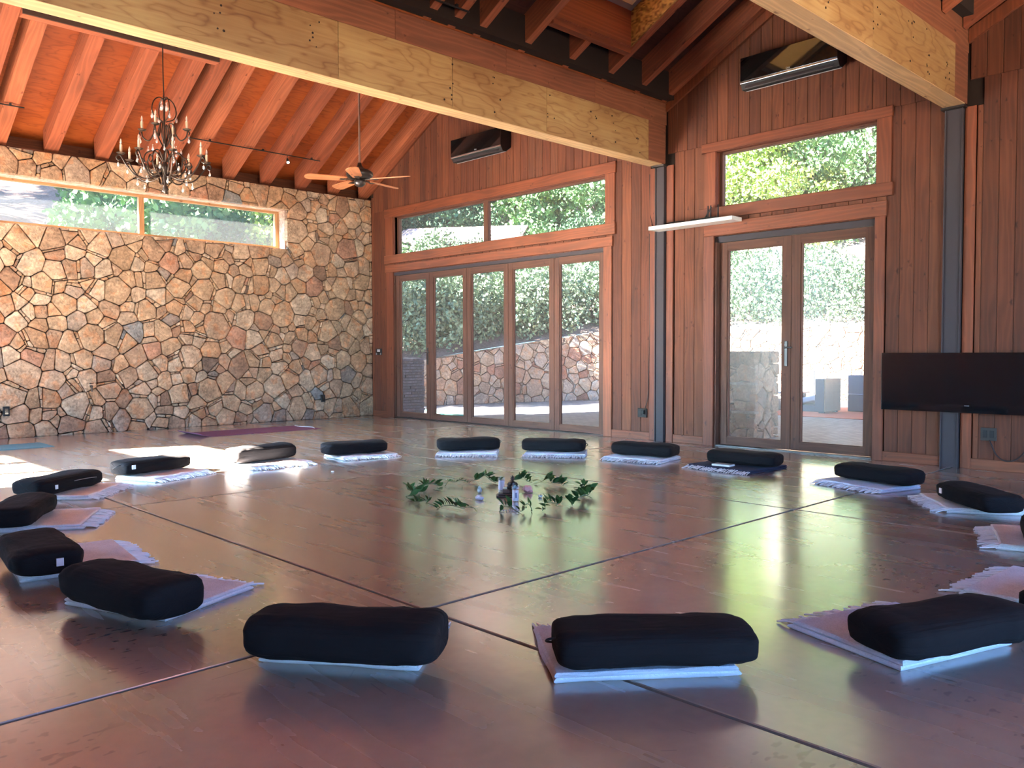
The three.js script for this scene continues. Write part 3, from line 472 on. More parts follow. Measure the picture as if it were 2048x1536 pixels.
// ---------------------------------------------------------------- two box beams and the steel columns
function beam(n, x0, x1, seed, label) {
  const t = thing('ceiling_beam', label, 'beam'), r = rng(seed), y0 = 3.275, yp = 3.735, yt = 4.0, zs = [0.36, 2.06, 3.3, 4.5, 6.94, 8.1, 10.15];
  part('core', box(x0 + 0.02, y0 + 0.02, 0.005, x1 - 0.02, yp, ZB - 0.01, 'z'), BEAMRED[0], t);
  part('end_wrap', box(x0 + 0.001, y0 + 0.004, 0.04, x1 - 0.001, yp - 0.002, 0.36, 'z', 0.3), BEAMRED[1], t);
  for (let i = 0; i < zs.length - 1; i++) for (const s of [0, 1]) { const X0 = s ? x1 - 0.02 : x0, m = pick(BEAMPLY, r), du = r() * 4, dv = r() * 4; part('plywood_panel', prism([[y0, -zs[i + 1] + 0.0015], [yp, -zs[i + 1] + 0.0015], [yp, -zs[i] - 0.0015], [y0, -zs[i] - 0.0015]], 0, 0.02, (a, b, d) => [s ? x1 - 0.02 + d : x0 + 0.02 - d, a, -b], 0.002, du, dv), m, t); }
  part('soffit_board', box(x0 + 0.003, y0 - 0.004, 0.1, x1 - 0.003, y0 + 0.02, ZB - 0.02, 'z', 0.1), BEAMSOFFIT, t);
  const zb = [0.005, 1.3, 2.62, 3.93, 5.4, 7.2, 10.15];
  for (let i = 0; i < zb.length - 1; i++) for (const s of [0, 1]) part('upper_board', box(s ? x1 - 0.045 : x0 + 0.005, yp + 0.003, zb[i] + 0.0015, s ? x1 - 0.005 : x0 + 0.045, yt, zb[i + 1] - 0.0015, 'z', r() * 5, r() * 5), pick(BEAMRED, r), t);
  part('filler', box(x0 + 0.045, yp, 0.02, x1 - 0.045, yt + 0.05, ZB - 0.02, 'z'), darkCore, t);
  const bolts = []; const br = rng(seed + 5);
  for (const z of [0.55, 1.0, 1.35, 2.0, 2.75, 3.35, 4.7, 5.5, 6.3]) { const n2 = 4 + Math.floor(br() * 4); for (let k = 0; k < n2; k++) { const yy = y0 + 0.05 + br() * 0.36, zz = z + (br() - 0.5) * 0.13, rr = 0.005 + 0.005 * br(); bolts.push(cyl(V(x1 - 0.004, yy, zz), V(x1 + 0.0025, yy, zz), rr, rr, 8)); } }
  const bo = part('bolt_heads', merge(bolts), std([0.025, 0.012, 0.01], { roughness: 0.6, metalness: 0.4 }), t, 'dark bolt heads in groups');
  bo.userData.kind = 'stuff';
  return t;
}
beam(1, 5.89, 6.079, 51, 'long plywood-sided beam crossing the middle of the room, ending between the two sets of doors');
beam(2, 9.17, 9.36, 52, 'plywood-sided beam at the upper right, ending above the column by the fireplace');
function column(x0, x1, label) {
  const t = thing('steel_column', label, 'column');
  part('channel', merge([box(x0 + 0.004, 0, 0.004, x1 - 0.004, 3.25, 0.045), box(x0 + 0.002, 0, 0.045, x0 + 0.012, 3.25, 0.06), box(x1 - 0.012, 0, 0.045, x1 - 0.002, 3.25, 0.06)]), steelBrown, t);
  part('cap_plate', box(x0 - 0.02, 3.25, 0.003, x1 + 0.02, 3.27, 0.1), bronze, t);
}
column(5.945, 6.079, 'dark steel column between the folding doors and the double door');
column(9.175, 9.333, 'dark steel column behind the wall-mounted fireplace');

// ---------------------------------------------------------------- outdoors: patio, retaining wall, wing wall, pier, hillside
const PATIO = -0.12;
{
  const patio = structure('patio');
  const g = new THREE.PlaneGeometry(60, 40, 1, 1).rotateX(-Math.PI / 2).translate(22, PATIO, -14 + 0.0);
  part('pavers', box(-4, PATIO - 0.15, -14.5, 30, PATIO, -0.17, 'x'), std([0.30, 0.27, 0.27], { map: paverTex, roughness: 0.85 }), patio);
  const yard = structure('yard');
  part('gravel', box(XR + 0.2, -0.25, -0.15, 45, -0.1, 30), std([0.38, 0.33, 0.27], { map: groundTex, roughness: 1 }), yard);
  part('gravel', box(-3, -0.25, ZB + 0.15, XR + 0.2, -0.1, 30), std([0.38, 0.33, 0.27], { map: groundTex, roughness: 1 }), yard);
}
const PATH = [[-3.4, 14], [-3.4, 0], [-3.03, -3.29], [-2.45, -5.82], [-1.6, -7.96], [0, -9.9], [2.2, -11.2], [6, -12], [12, -12.4], [30, -12.4]];
const pathCurve = new THREE.CatmullRomCurve3(PATH.map(([x, z]) => V(x, 0, z)), false, 'centripetal');
pathCurve.arcLengthDivisions = 400;
const PLEN = pathCurve.getLength(), pathPts = pathCurve.getSpacedPoints(600);
function along(s) { const t = clamp(s / PLEN) * 600, i = Math.min(599, Math.floor(t)), f = t - i, a = pathPts[i], b = pathPts[i + 1], dx = b.x - a.x, dz = b.z - a.z, l = Math.hypot(dx, dz); return { x: lerp(a.x, b.x, f), z: lerp(a.z, b.z, f), nx: dz / l, nz: -dx / l }; } // n points away from the patio
const sNear = (x, z) => { let best = 1e9, bi = 0; pathPts.forEach((p, i) => { const d = (p.x - x) ** 2 + (p.z - z) ** 2; if (d < best) { best = d; bi = i; } }); return bi / 600 * PLEN; };
const sA = sNear(-3.03, -3.29), sB = sNear(-1.6, -7.96), sC = sNear(2.2, -11.2);
const wallTop = (s) => s < sA ? 0.9 + 0.0 : s < sB ? lerp(0.9, 1.6, (s - sA) / (sB - sA)) : s < sC ? lerp(1.6, 1.7, (s - sB) / (sC - sB)) : 1.7;
const hillH = (s, d) => wallTop(s) - 0.06 + 0.47 * Math.max(0, d) * (1 + 0.06 * Math.sin(s * 0.7 + d * 0.3)) + 0.25 * Math.sin(s * 1.1) * Math.sin(d * 0.8) * Math.min(1, d / 3);
const hillAt = (s, d) => { const q = along(s); return V(q.x + q.nx * d, hillH(s, d), q.z + q.nz * d); };
{
  const w = structure('wall_retaining'), s0 = sA - 2.5, L = sC + 9 - s0;
  const place = (s, y, d) => { const q = along(s + s0); return [q.x - q.nx * d, y + PATIO, q.z - q.nz * d]; };
  const cells = stoneCells(L, 2, (s) => wallTop(s + s0) - PATIO, [], 61, [[0.19, 200], [0.15, 800], [0.115, 1800], [0.085, 1500], [0.06, 600]], 0.012);
  const mats = [[0.70, 0.50, 0.36], [0.66, 0.45, 0.31], [0.74, 0.56, 0.42], [0.6, 0.38, 0.26], [0.55, 0.28, 0.19], [0.68, 0.53, 0.42], [0.72, 0.52, 0.36]].map((c) => std(c, { map: stoneTex, bumpMap: stoneBump, bumpScale: 0.012, roughness: 0.92 }));
  buildStones(w, cells, 0.06, place, 62, mats, 290);
  // mortar body behind the stones
  const pos = [], idx = [], N = 120; for (let i = 0; i <= N; i++) { const s = s0 - 1 + (L + 2) * i / N, q = along(s), t = wallTop(s) - 0.02; for (const [d, y] of [[0.0, PATIO - 0.1], [0.0, t], [0.35, t], [0.35, PATIO - 0.1]]) pos.push(q.x + q.nx * d, y, q.z + q.nz * d); if (i) for (let k = 0; k < 3; k++) { const a = (i - 1) * 4 + k, b = i * 4 + k; idx.push(a, a + 1, b + 1, a, b + 1, b); } }
  const g = new THREE.BufferGeometry(); g.setAttribute('position', new THREE.Float32BufferAttribute(pos, 3)); g.setAttribute('uv', new THREE.Float32BufferAttribute(new Float32Array(pos.length / 3 * 2), 2)); g.setIndex(idx); g.computeVertexNormals();
  part('mortar', g.toNonIndexed(), std([0.30, 0.22, 0.16], { roughness: 1 }), w);

  const h = structure('hillside'), S = 110, D = 46, hp = [], huv = [], hi = [];
  for (let i = 0; i <= S; i++) for (let j = 0; j <= D; j++) { const s = PLEN * i / S, d = 0.12 + Math.pow(j / D, 1.5) * 46, p = hillAt(s, d); p.y += 0.12 * (vnoise(p.x * 1.3 + 50, p.z * 1.3 + 50, 9999, 9999, 5) - 0.5) * Math.min(1, d); hp.push(p.x, p.y, p.z); huv.push(p.x, p.z); if (i && j) { const a = (i - 1) * (D + 1) + j - 1, b = i * (D + 1) + j - 1; hi.push(a, a + 1, b + 1, a, b + 1, b); } }
  const hg = new THREE.BufferGeometry(); hg.setAttribute('position', new THREE.Float32BufferAttribute(hp, 3)); hg.setAttribute('uv', new THREE.Float32BufferAttribute(huv, 2)); hg.setIndex(hi); hg.computeVertexNormals();
  part('slope', hg, std([0.44, 0.33, 0.30], { map: groundTex, roughness: 1 }), h);
}
{ // thin-bedded blue-grey wing wall by the folding doors
  const w = structure('wall_wing'), r = rng(71), m = [[0.2, 0.24, 0.33], [0.17, 0.21, 0.3], [0.23, 0.27, 0.36]].map((c) => std(c, { map: stoneTex, bumpMap: stoneBump, bumpScale: 0.01, roughness: 0.9 }));
  part('core', box(-0.3, PATIO, -1.12, -0.06, 0.97, -0.18), mortar, w);
  for (let row = 0; row < 22; row++) { const y = PATIO + 0.003 + row * 0.0497; let z = -1.15; while (z < -0.2) { const l = 0.16 + r() * 0.2, e = Math.min(-0.17, z + l); if (e - z > 0.03) part('course_stone', box(-0.33, y, z + 0.002, -0.03 + (r() - 0.5) * 0.03, y + 0.0465, e - 0.002, 'z', r() * 4, r() * 4, 0.006), pick(m, r), w); z = e; if (e === -0.17) break; } }
}
{ // free-standing stone pier outside the double door
  const w = structure('stone_pier'), x0 = 5.45, x1 = 6.15, z0 = -2.55, z1 = -1.91, H = 1.08 - PATIO;
  part('core', box(x0 + 0.05, PATIO, z0 + 0.05, x1 - 0.05, 1.06, z1 - 0.05), mortar, w);
  const sides = [[x1 - x0, (s, y, d) => [x0 + s, PATIO + y, z1 - 0.05 + d]], [z1 - z0, (s, y, d) => [x1 - 0.05 + d, PATIO + y, z1 - s]], [z1 - z0, (s, y, d) => [x0 + 0.05 - d, PATIO + y, z0 + s]]];
  sides.forEach(([L, f], i) => buildStones(w, stoneCells(L, H, () => H, [], 80 + i, [[0.13, 30], [0.1, 120], [0.07, 200]], 0.012), 0.05, f, 84 + i));
  const m = std([0.62, 0.55, 0.46], { map: stoneTex, bumpMap: stoneBump, bumpScale: 0.01, roughness: 0.9 });
  part('ledge_slab', box(x0 + 0.3, 0.235, z1 - 0.02, x1 + 0.06, 0.27, z1 + 0.1, 'x', 0, 0, 0.01), m, w); part('ledge_slab', box(x0 - 0.02, 0.62, z1 - 0.03, x1 + 0.04, 0.655, z1 + 0.05, 'x', 0, 0, 0.01), m, w);
}
// ---- foliage: each bush and tree is a thing, its leaves one part
const leafGeo = (() => { const g = new THREE.BufferGeometry(); g.setAttribute('position', new THREE.Float32BufferAttribute([0, 0, 0, 0.34, 0.4, 0.06, 0, 1, 0, 0, 0, 0, 0, 1, 0, -0.34, 0.4, 0.06], 3)); g.setAttribute('uv', new THREE.Float32BufferAttribute(new Float32Array(12), 2)); g.computeVertexNormals(); return g; })();
const leafMat = new THREE.MeshStandardMaterial({ color: 0xffffff, roughness: 0.8, side: THREE.DoubleSide });
const barkMat = std([0.14, 0.1, 0.08], { roughness: 1 });
function foliage(parent, lobes, count, size, palette, seed) {
  const r = rng(seed), m = new THREE.InstancedMesh(leafGeo, leafMat, count), o = new THREE.Object3D(), c = new THREE.Color();
  const tot = lobes.reduce((a, l) => a + l[3] * l[4], 0);
  let k = 0;
  for (const [lx, ly, lz, rx, ry] of lobes) { const n = Math.round(count * rx * ry / tot); for (let i = 0; i < n && k < count; i++, k++) {
    const a = r() * Math.PI * 2, z = 2 * r() - 1, q = Math.sqrt(1 - z * z), rad = 0.62 + 0.4 * Math.pow(r(), 0.6) + (r() < 0.12 ? 0.12 * r() : 0), clump = 1 + 0.16 * Math.sin(a * 5 + z * 7) + 0.1 * Math.sin(a * 11 - z * 13);
    o.position.set(lx + Math.cos(a) * q * rx * rad * clump, ly + z * ry * rad * clump, lz + Math.sin(a) * q * rx * rad * clump);
    o.rotation.set(r() * 6.28, r() * 6.28, r() * 6.28); o.scale.setScalar(size * (0.6 + 0.8 * r())); o.updateMatrix(); m.setMatrixAt(k, o.matrix);
    const p = pick(palette, r), v = 0.75 + 0.5 * r(); c.setRGB(p[0] * v, p[1] * v, p[2] * v); m.setColorAt(k, c);
  } }
  m.count = k; m.name = 'foliage'; m.userData.kind = 'stuff'; m.castShadow = m.receiveShadow = true; parent.add(m);
}
const GREY = [[0.16, 0.235, 0.14], [0.2, 0.28, 0.165], [0.135, 0.2, 0.12], [0.27, 0.335, 0.2]], DARK = [[0.06, 0.13, 0.06], [0.08, 0.16, 0.08], [0.05, 0.11, 0.06], [0.12, 0.2, 0.1]], LIME = [[0.28, 0.36, 0.06], [0.22, 0.32, 0.07], [0.35, 0.42, 0.1], [0.16, 0.26, 0.07]], MID = [[0.13, 0.24, 0.09], [0.17, 0.29, 0.1], [0.1, 0.19, 0.08]];
function bush(x, z, h, w, pal, seed, label) {
  const s = sNear(x, z), q = along(s), y = hillH(s, (x - q.x) * q.nx + (z - q.z) * q.nz), r = rng(seed), t = thing('bush', label, 'bush', [x, y - 0.1, z]), lobes = [];
  for (let i = 0; i < 5; i++) { const a = r() * 6.28, e = r() * w * 0.5; lobes.push([Math.cos(a) * e, h * (0.4 + 0.38 * r()), Math.sin(a) * e, w * (0.45 + 0.2 * r()), h * (0.28 + 0.12 * r())]); }
  for (let i = 0; i < 4; i++) { const a = i * 1.57 + r(); lobes.push([Math.cos(a) * w * 0.55, h * 0.16, Math.sin(a) * w * 0.55, w * 0.5, h * 0.22]); }
  lobes.push([0, h * 0.35, 0, w * 0.75, h * 0.4]);
  const st = []; for (let i = 0; i < 5; i++) { const l = lobes[i]; st.push(cyl(V(0.05 * (i - 2), 0, 0), V(l[0] * 0.7, l[1], l[2] * 0.7), 0.03, 0.012, 5)); }
  part('stem', merge(st), barkMat, t);
  foliage(t, lobes, Math.round(2600 * w * h), 0.09, pal, seed + 1);
}
function tree(x, z, s, d, h, w, pal, seed, label, trunkR = 0.14, low = 0.3, group) {
  const p = s === null ? V(x, hillH(sNear(x, z), Math.hypot(x - along(sNear(x, z)).x, z - along(sNear(x, z)).z)), z) : hillAt(s, d);
  const r = rng(seed), t = thing('tree', label, 'tree', [p.x, p.y - 0.15, p.z], 0, group), lobes = [];
  for (let i = 0; i < 11; i++) { const a = r() * 6.28, f = low + (1 - low) * i / 10, q = w * 0.62 * (1 - Math.abs(f - 0.55) * 0.9) * (0.4 + 0.6 * r()); lobes.push([Math.cos(a) * q, h * f, Math.sin(a) * q, w * (0.26 + 0.16 * r()), h * (0.10 + 0.06 * r())]); }
  part('trunk', tube([V(0, 0, 0), V(0.1 * (r() - 0.5), h * 0.4, 0.1), V(0.2 * (r() - 0.5), h * 0.9, 0)], trunkR, 10, 7), barkMat, t);
  part('branch', merge(lobes.map((l) => cyl(V(0, l[1] * 0.75, 0), V(l[0], l[1], l[2]), trunkR * 0.32, trunkR * 0.1, 5))), barkMat, t);
  foliage(t, lobes, Math.round(1300 * w * h), 0.135, pal, seed + 1);
}
{
  const W = ['behind the first folding door panel from the left', 'behind the second folding door panel', 'behind the third folding door panel', 'behind the fourth folding door panel, left of the post', 'behind the fifth folding door panel, left half', 'behind the fifth folding door panel, right half', 'hidden by the boards right of the folding doors', 'hidden by the boards left of the double door', 'behind the left leaf of the double door', 'behind the middle stiles of the double door', 'behind the right leaf of the double door'];
  const near = [[-3.75, -3.52], [-3.57, -4.3], [-3.35, -5.24], [-3.08, -6.25], [-2.67, -7.29], [-2.15, -8.46], [-1.3, -9.49], [-0.29, -10.58], [0.73, -11.19], [1.81, -11.83], [3.13, -12.16]];
  near.forEach(([x, z], k) => bush(x - 0.05, z, 1.75 + 0.25 * Math.sin(k * 1.7), 0.95 + 0.15 * Math.sin(k * 2.3), GREY, 300 + k * 3, 'grey-green shrub on the retaining wall, ' + W[k]));
  const far = [[-5.4, -4.58], [-5.18, -5.53], [-4.92, -6.62], [-4.46, -7.76], [-3.92, -9.07], [-3.13, -10.15], [-0.93, -12.32], [0.2, -12.98], [1.41, -13.67]], WF = [0, 1, 2, 3, 4, 5, 8, 9, 10];
  far.forEach(([x, z], k) => bush(x, z, 1.5 + 0.2 * Math.sin(k * 1.3), 1.15, k % 3 ? GREY : MID, 350 + k * 3, 'second-row shrub up the slope, ' + W[WF[k]]));
  [[-9.4, -6.0, 'dark shrub at the left end of the long clerestory window, on the slope', 1.7], [-8.3, -5.6, 'dark shrub left of the shed in the long clerestory window', 1.5], [-10.2, -8.3, 'dark shrub behind the shed in the long clerestory window', 2.2], [-4.9, -11.0, 'dark shrub right of the shed in the long clerestory window', 1.8], [-5.0, -9.6, 'green shrub below the yellow-green tree in the long clerestory window', 1.6], [-8.6, -10.4, 'tall dark shrub up the slope above the shed roof', 2.6]].forEach(([x, z, l, h], k) => bush(x, z, h, 1.0, k === 4 ? MID : DARK, 400 + k * 3, l));
  tree(-4.7, 2.2, null, 0, 3.9, 2.3, MID, 580, 'green tree close outside the stone wall, behind the window mullion', 0.1, 0.3);
  const G = [['dense dark green tree filling the left end of the long clerestory window', -10.9, -7.0, 3.6, 2.3, DARK], ['dark green tree in the left pane of the long clerestory window, above the shed', -9.9, -9.6, 3.8, 2.4, DARK], ['dark bushy tree behind the mullion of the long clerestory window', -7.4, -11.2, 3.0, 1.8, MID], ['yellow-green tree in the middle of the right pane of the long clerestory window', -8.0, -12.6, 3.6, 2.5, LIME], ['mid-green tree towards the right end of the long clerestory window', -5.6, -12.4, 3.4, 2.3, MID], ['pale green tree at the far right end of the long clerestory window', -5.0, -15.5, 4.6, 2.4, LIME],
    ['yellow-green tree at the left in the window above the double door', -2.6, -16.0, 4.4, 2.9, LIME], ['light green tree at the right in the window above the double door', 1.4, -16.6, 4.8, 3.1, MID], ['yellow-green tree further up the slope in the window above the double door', -0.6, -19.5, 6.0, 3.6, LIME], ['feathery green tree between the two nearer ones in the window above the double door', -0.4, -15.2, 3.6, 2.2, LIME],
    ['yellow-green tree at the right end of the window in the stone wall', -8.4, -3.0, 2.4, 1.9, LIME], ['green tree in the middle of the right pane of the stone wall window', -9.0, -1.3, 2.4, 1.9, MID], ['bluish green tree just right of the mullion in the stone wall window', -8.8, 0.1, 2.2, 1.5, MID], ['green tree just left of the mullion in the stone wall window', -9.6, 1.7, 2.3, 1.2, MID], ['yellow-green tree behind the others in the right pane of the stone wall window', -11.6, -3.0, 2.8, 2.4, LIME],
    ['tall tree up the slope beyond the left edge of the view', -13.2, 8.8, 5.6, 3.4, DARK], ['highest tree up the slope beyond the left edge of the view', -15.6, 10.6, 6.4, 3.6, DARK], ['lowest of three trees up the slope beyond the left edge of the view', -11.0, 9.6, 5.0, 2.8, DARK]];
  G.forEach(([label, x, z, h, w, pal], i) => tree(x, z, null, 0, h, w, pal, 500 + i * 5, label, 0.11, 0.12));
  const p = thing('tree', 'bare dark tree trunk on the leaf-strewn slope outside the stone wall window', 'tree', [-14.4, hillH(sNear(-14.4, 6.9), 11) - 0.2, 6.9]);
  part('trunk', tube([V(0, 0, 0), V(0.05, 2, 0.05), V(0.0, 4.4, 0.1), V(0.1, 6.4, 0)], 0.17, 12, 8), std([0.07, 0.05, 0.05], { roughness: 1 }), p);
}
{ // shed with shingled roof on the slope, and two posts
  const t = thing('shed', 'low shed with a weathered shingle roof among the trees up the slope', 'shed', [-7.5, 3.4, -8.6], 0.62);
  part('wall', box(-1.7, 0, -1.0, 1.7, 0.95, 1.0), std([0.2, 0.12, 0.1]), t);
  const sh = [], r = rng(91); for (let row = 0; row < 8; row++) for (let i = 0; i < 22; i++) { const g = new THREE.BoxGeometry(0.165, 0.012, 0.24); g.rotateX(0.44); g.translate(-1.85 + i * 0.172 + (row % 2) * 0.08, 0.95 + 0.075 * row + 0.01 * r(), 1.2 - row * 0.168); sh.push(g); }
  part('roof_shingles', merge(sh), std([0.5, 0.36, 0.34], { roughness: 0.95 }), t).userData.kind = 'stuff';
  part('roof_deck', merge([(() => { const g = new THREE.BoxGeometry(3.9, 0.03, 1.5); g.rotateX(0.44); g.translate(0, 1.19, 0.6); return g; })(), (() => { const g = new THREE.BoxGeometry(3.9, 0.03, 1.5); g.rotateX(-0.44); g.translate(0, 1.19, -0.72); return g; })()]), darkCore, t);
  const w = std([0.42, 0.2, 0.14], { map: woodTex }), w2 = std([0.72, 0.62, 0.52], { map: woodTex });
  const post = (label, x, z, top, m, b, y0) => { const q = thing('timber_post', label, 'post', [x, y0, z]); part('shaft', box(-0.13, 0.5, -0.13, 0.13, top - y0, 0.13, 'y', 0, 0, 0.01), m, q); part('base', box(-0.2, -0.25, -0.2, 0.2, 0.5, 0.2, 'y', 0, 0, 0.01), w, q); part('cap', box(-0.23, 0.5, -0.23, 0.23, 0.545, 0.23, 'y', 0, 0, 0.01), bronze, q); };
  post('reddish timber post on a wide capped base, behind the fourth folding door', -4.53, -9.0, 4.0, w, 0, 1.35);
  post('pale timber post with a red base, behind the left leaf of the double door', 0.63, -12.8, 5.0, w2, 0, 1.75);
}
{ // outdoor rug and furniture beyond the double door
  const t = tag(part('rug', box(2.2, PATIO + 0.001, -9.2, 6.9, PATIO + 0.012, -6.3, 'x', 0, 0, 0.004), std([0.62, 0.13, 0.06], { map: weaveTex, roughness: 0.95 }), scene), 'orange-red outdoor rug on the patio beyond the double door', 'rug');
  const Y = PATIO + 0.013;
  const navy = std([0.05, 0.06, 0.1], { roughness: 0.7 }), tan = std([0.5, 0.36, 0.22], { map: weaveTex, roughness: 0.8 }), grey = std([0.4, 0.4, 0.45], { roughness: 0.9 });
  const c = thing('outdoor_cabinet', 'small cabinet with a tan woven side standing on the orange rug', 'cabinet', [4.55, Y, -7.5]);
  part('carcass', box(-0.12, 0.03, -0.34, 0.06, 0.66, 0.34, 'y', 0, 0, 0.006), navy, c); part('woven_side', box(0.06, 0.03, -0.33, 0.085, 0.66, 0.33, 'y', 0, 0, 0.006), tan, c, 'tan woven side panel'); for (const z of [-0.28, 0.28]) part('foot', box(-0.06, 0, z - 0.025, 0.04, 0.03, z + 0.025), navy, c);
  const s = thing('outdoor_sofa', 'dark navy outdoor sofa at the right behind the tan-sided cabinet', 'sofa', [5.4, Y, -8.5]);
  part('base', box(-0.75, 0, -0.4, 0.9, 0.34, 0.4, 'x', 0, 0, 0.02), navy, s); part('backrest', box(-0.75, 0.34, 0.22, 0.9, 0.72, 0.4, 'x', 0, 0, 0.02), navy, s); part('piping', box(-0.76, 0.335, 0.39, 0.91, 0.35, 0.41, 'x'), grey, s);
  const l = thing('floor_cushion', 'low dark square cushion on the rug behind the stone pier', 'cushion', [3.1, Y, -7.5], 0.2);
  part('cushion', box(-0.42, 0, -0.35, 0.42, 0.22, 0.35, 'x', 0, 0, 0.05), std([0.16, 0.12, 0.12], { roughness: 0.9 }), l);
  const b = thing('lounge_chair', 'low outdoor lounge chair with pale slanted cushions beside the tan-sided cabinet', 'chair', [3.95, Y, -7.9]);
  part('frame', box(-0.4, 0, -0.4, 0.4, 0.12, 0.4, 'x', 0, 0, 0.01), navy, b); part('seat_cushion', moved(box(-0.38, 0, -0.38, 0.38, 0.12, 0.38, 'x', 0, 0, 0.04), 0, 0.14, 0, 0, 0, 0.22), grey, b);
  const tb = thing('coffee_table', 'low slatted table with a pale top behind the floor cushion', 'table', [2.6, Y, -8.5]);
  part('top', box(-0.9, 0.3, -0.35, 0.9, 0.34, 0.35, 'x', 0, 0, 0.008), std([0.55, 0.45, 0.4], { map: woodTex }), tb); for (const [x, z] of [[-0.8, -0.28], [0.8, -0.28], [-0.8, 0.28], [0.8, 0.28]]) part('leg', box(x - 0.03, 0, z - 0.03, x + 0.03, 0.3, z + 0.03), navy, tb);
  const f = thing('mesh_fence', 'dark wire mesh fence panel in front of the bright retaining wall', 'fence', [2.7, PATIO, -9.6]);
  for (const x of [-1.6, -0.55, 0.5, 1.55]) part('post', cyl(V(x, 0, 0), V(x, 0.8, 0), 0.028), navy, f);
  const wires = []; for (let y = 0.06; y < 0.78; y += 0.06) wires.push(cyl(V(-1.6, y, 0), V(1.55, y, 0), 0.004, 0.004, 4)); for (let x = -1.6; x < 1.56; x += 0.06) wires.push(cyl(V(x, 0.02, 0), V(x, 0.78, 0), 0.004, 0.004, 4));
  part('wire_mesh', merge(wires), greyPlastic, f).userData.kind = 'stuff';
  const h = thing('garden_hose', 'green garden hose coiled loosely on the patio outside the folding doors', 'hose', [0.0, PATIO, -1.7]);
  const pts = []; for (let i = 0; i <= 40; i++) { const a = i / 40 * Math.PI * 5; pts.push(V(Math.cos(a) * (0.3 + 0.02 * Math.sin(a * 3)) + 0.1, 0.013 + 0.004 * i / 40 * 5, Math.sin(a) * 0.28)); } pts.push(V(-0.6, 0.02, -0.3), V(-1.2, 0.1, -0.2));
  part('coil', tube(pts, 0.013, 160, 6), std([0.02, 0.32, 0.2], { roughness: 0.4 }), h);
  tag(part('fallen_leaf', (() => { const g = new THREE.SphereGeometry(0.1, 10, 6, 0, 6.28, 0, 1.2); g.scale(1.1, 0.35, 0.45); g.rotateX(Math.PI); g.translate(7.62, PATIO + 0.035, -1.1); return g; })(), std([0.2, 0.13, 0.09]), scene), 'curled brown leaf lying on the patio outside the right door leaf', 'leaf');
}

// ---------------------------------------------------------------- bolsters on folded blankets, in a ring
const velvet = new THREE.MeshPhysicalMaterial({ color: lin(0.011, 0.0095, 0.0105), roughness: 0.95, sheen: 0.2, sheenColor: lin(0.11, 0.085, 0.085), sheenRoughness: 0.6, bumpMap: clothBump, bumpScale: 0.008, side: THREE.DoubleSide, specularIntensity: 0.3 });
const pipingMat = std([0.03, 0.027, 0.03], { roughness: 0.8 });
const tagMat = std([0.78, 0.78, 0.8], { roughness: 0.7 });
function bolsterGeo(seed) {
  const L = 0.655, W = 0.295, H = seed === 3 ? 0.15 : 0.126, r = rng(seed), ox = r() * 40, sp = (x, e) => Math.sign(x) * Math.pow(Math.abs(x), e), pos = [], uv = [], idx = [], N = 44, M = 48;
  const dent = [0, 1, 2].map(() => [(r() - 0.5) * 0.5, r() * 6.28, 0.05 + 0.05 * r(), 0.006 + 0.008 * r()]);
  for (let i = 0; i <= N; i++) for (let j = 0; j <= M; j++) {
    const a = -Math.PI / 2 + Math.PI * i / N, b = Math.PI * 2 * j / M, ca = sp(Math.cos(a), 0.27);
    let x = L / 2 * sp(Math.sin(a), 0.36), y = H / 2 * sp(Math.sin(b), 0.6) * ca, z = W / 2 * sp(Math.cos(b), 0.6) * ca;
    const sag = 0.009 * (vnoise(x * 7 + ox, Math.cos(b) * 2 + 9, 9999, 9999, seed) - 0.5) + 0.005 * (vnoise(x * 26 + ox, Math.sin(b + 0.6) * 5 + 9, 9999, 9999, seed + 1) - 0.5);
    let k = 1 + sag / 0.075; for (const [dx, db, w, h] of dent) k -= h / 0.09 * Math.exp(-((x - dx) ** 2) / (w * w)) * Math.max(0, Math.cos(b - db)) ** 2;
    // gathered folds near the ends
    const e = smooth(0.18, 0.32, Math.abs(x)); k += 0.018 * e * Math.sin(b * 9 + seed) * Math.sin(b * 4 + x * 30);
    y *= k; z *= k; if (y < 0) y = Math.max(y, -H / 2 + 0.001);
    pos.push(x, y + H / 2, z); uv.push(x, b * 0.14);
  }
  for (let i = 0; i < N; i++) for (let j = 0; j < M; j++) { const a = i * (M + 1) + j, b = a + M + 1; idx.push(a, a + 1, b + 1, a, b + 1, b); }
  const g = new THREE.BufferGeometry(); g.setAttribute('position', new THREE.Float32BufferAttribute(pos, 3)); g.setAttribute('uv', new THREE.Float32BufferAttribute(uv, 2)); g.setIndex(idx); g.computeVertexNormals();
  return g;
}
const cushionGeos = [bolsterGeo(3), bolsterGeo(8), bolsterGeo(15)];
const blanketMat = { pale: std([0.86, 0.84, 0.86], { map: weaveTex, roughness: 1, bumpMap: weaveTex, bumpScale: 0.002 }), blue: std([0.74, 0.77, 0.86], { map: weaveTex, roughness: 1, bumpMap: weaveTex, bumpScale: 0.002 }), navy: std([0.025, 0.028, 0.06], { map: weaveTex, roughness: 1 }) };
const fringeMat = std([0.86, 0.84, 0.85], { roughness: 1 });
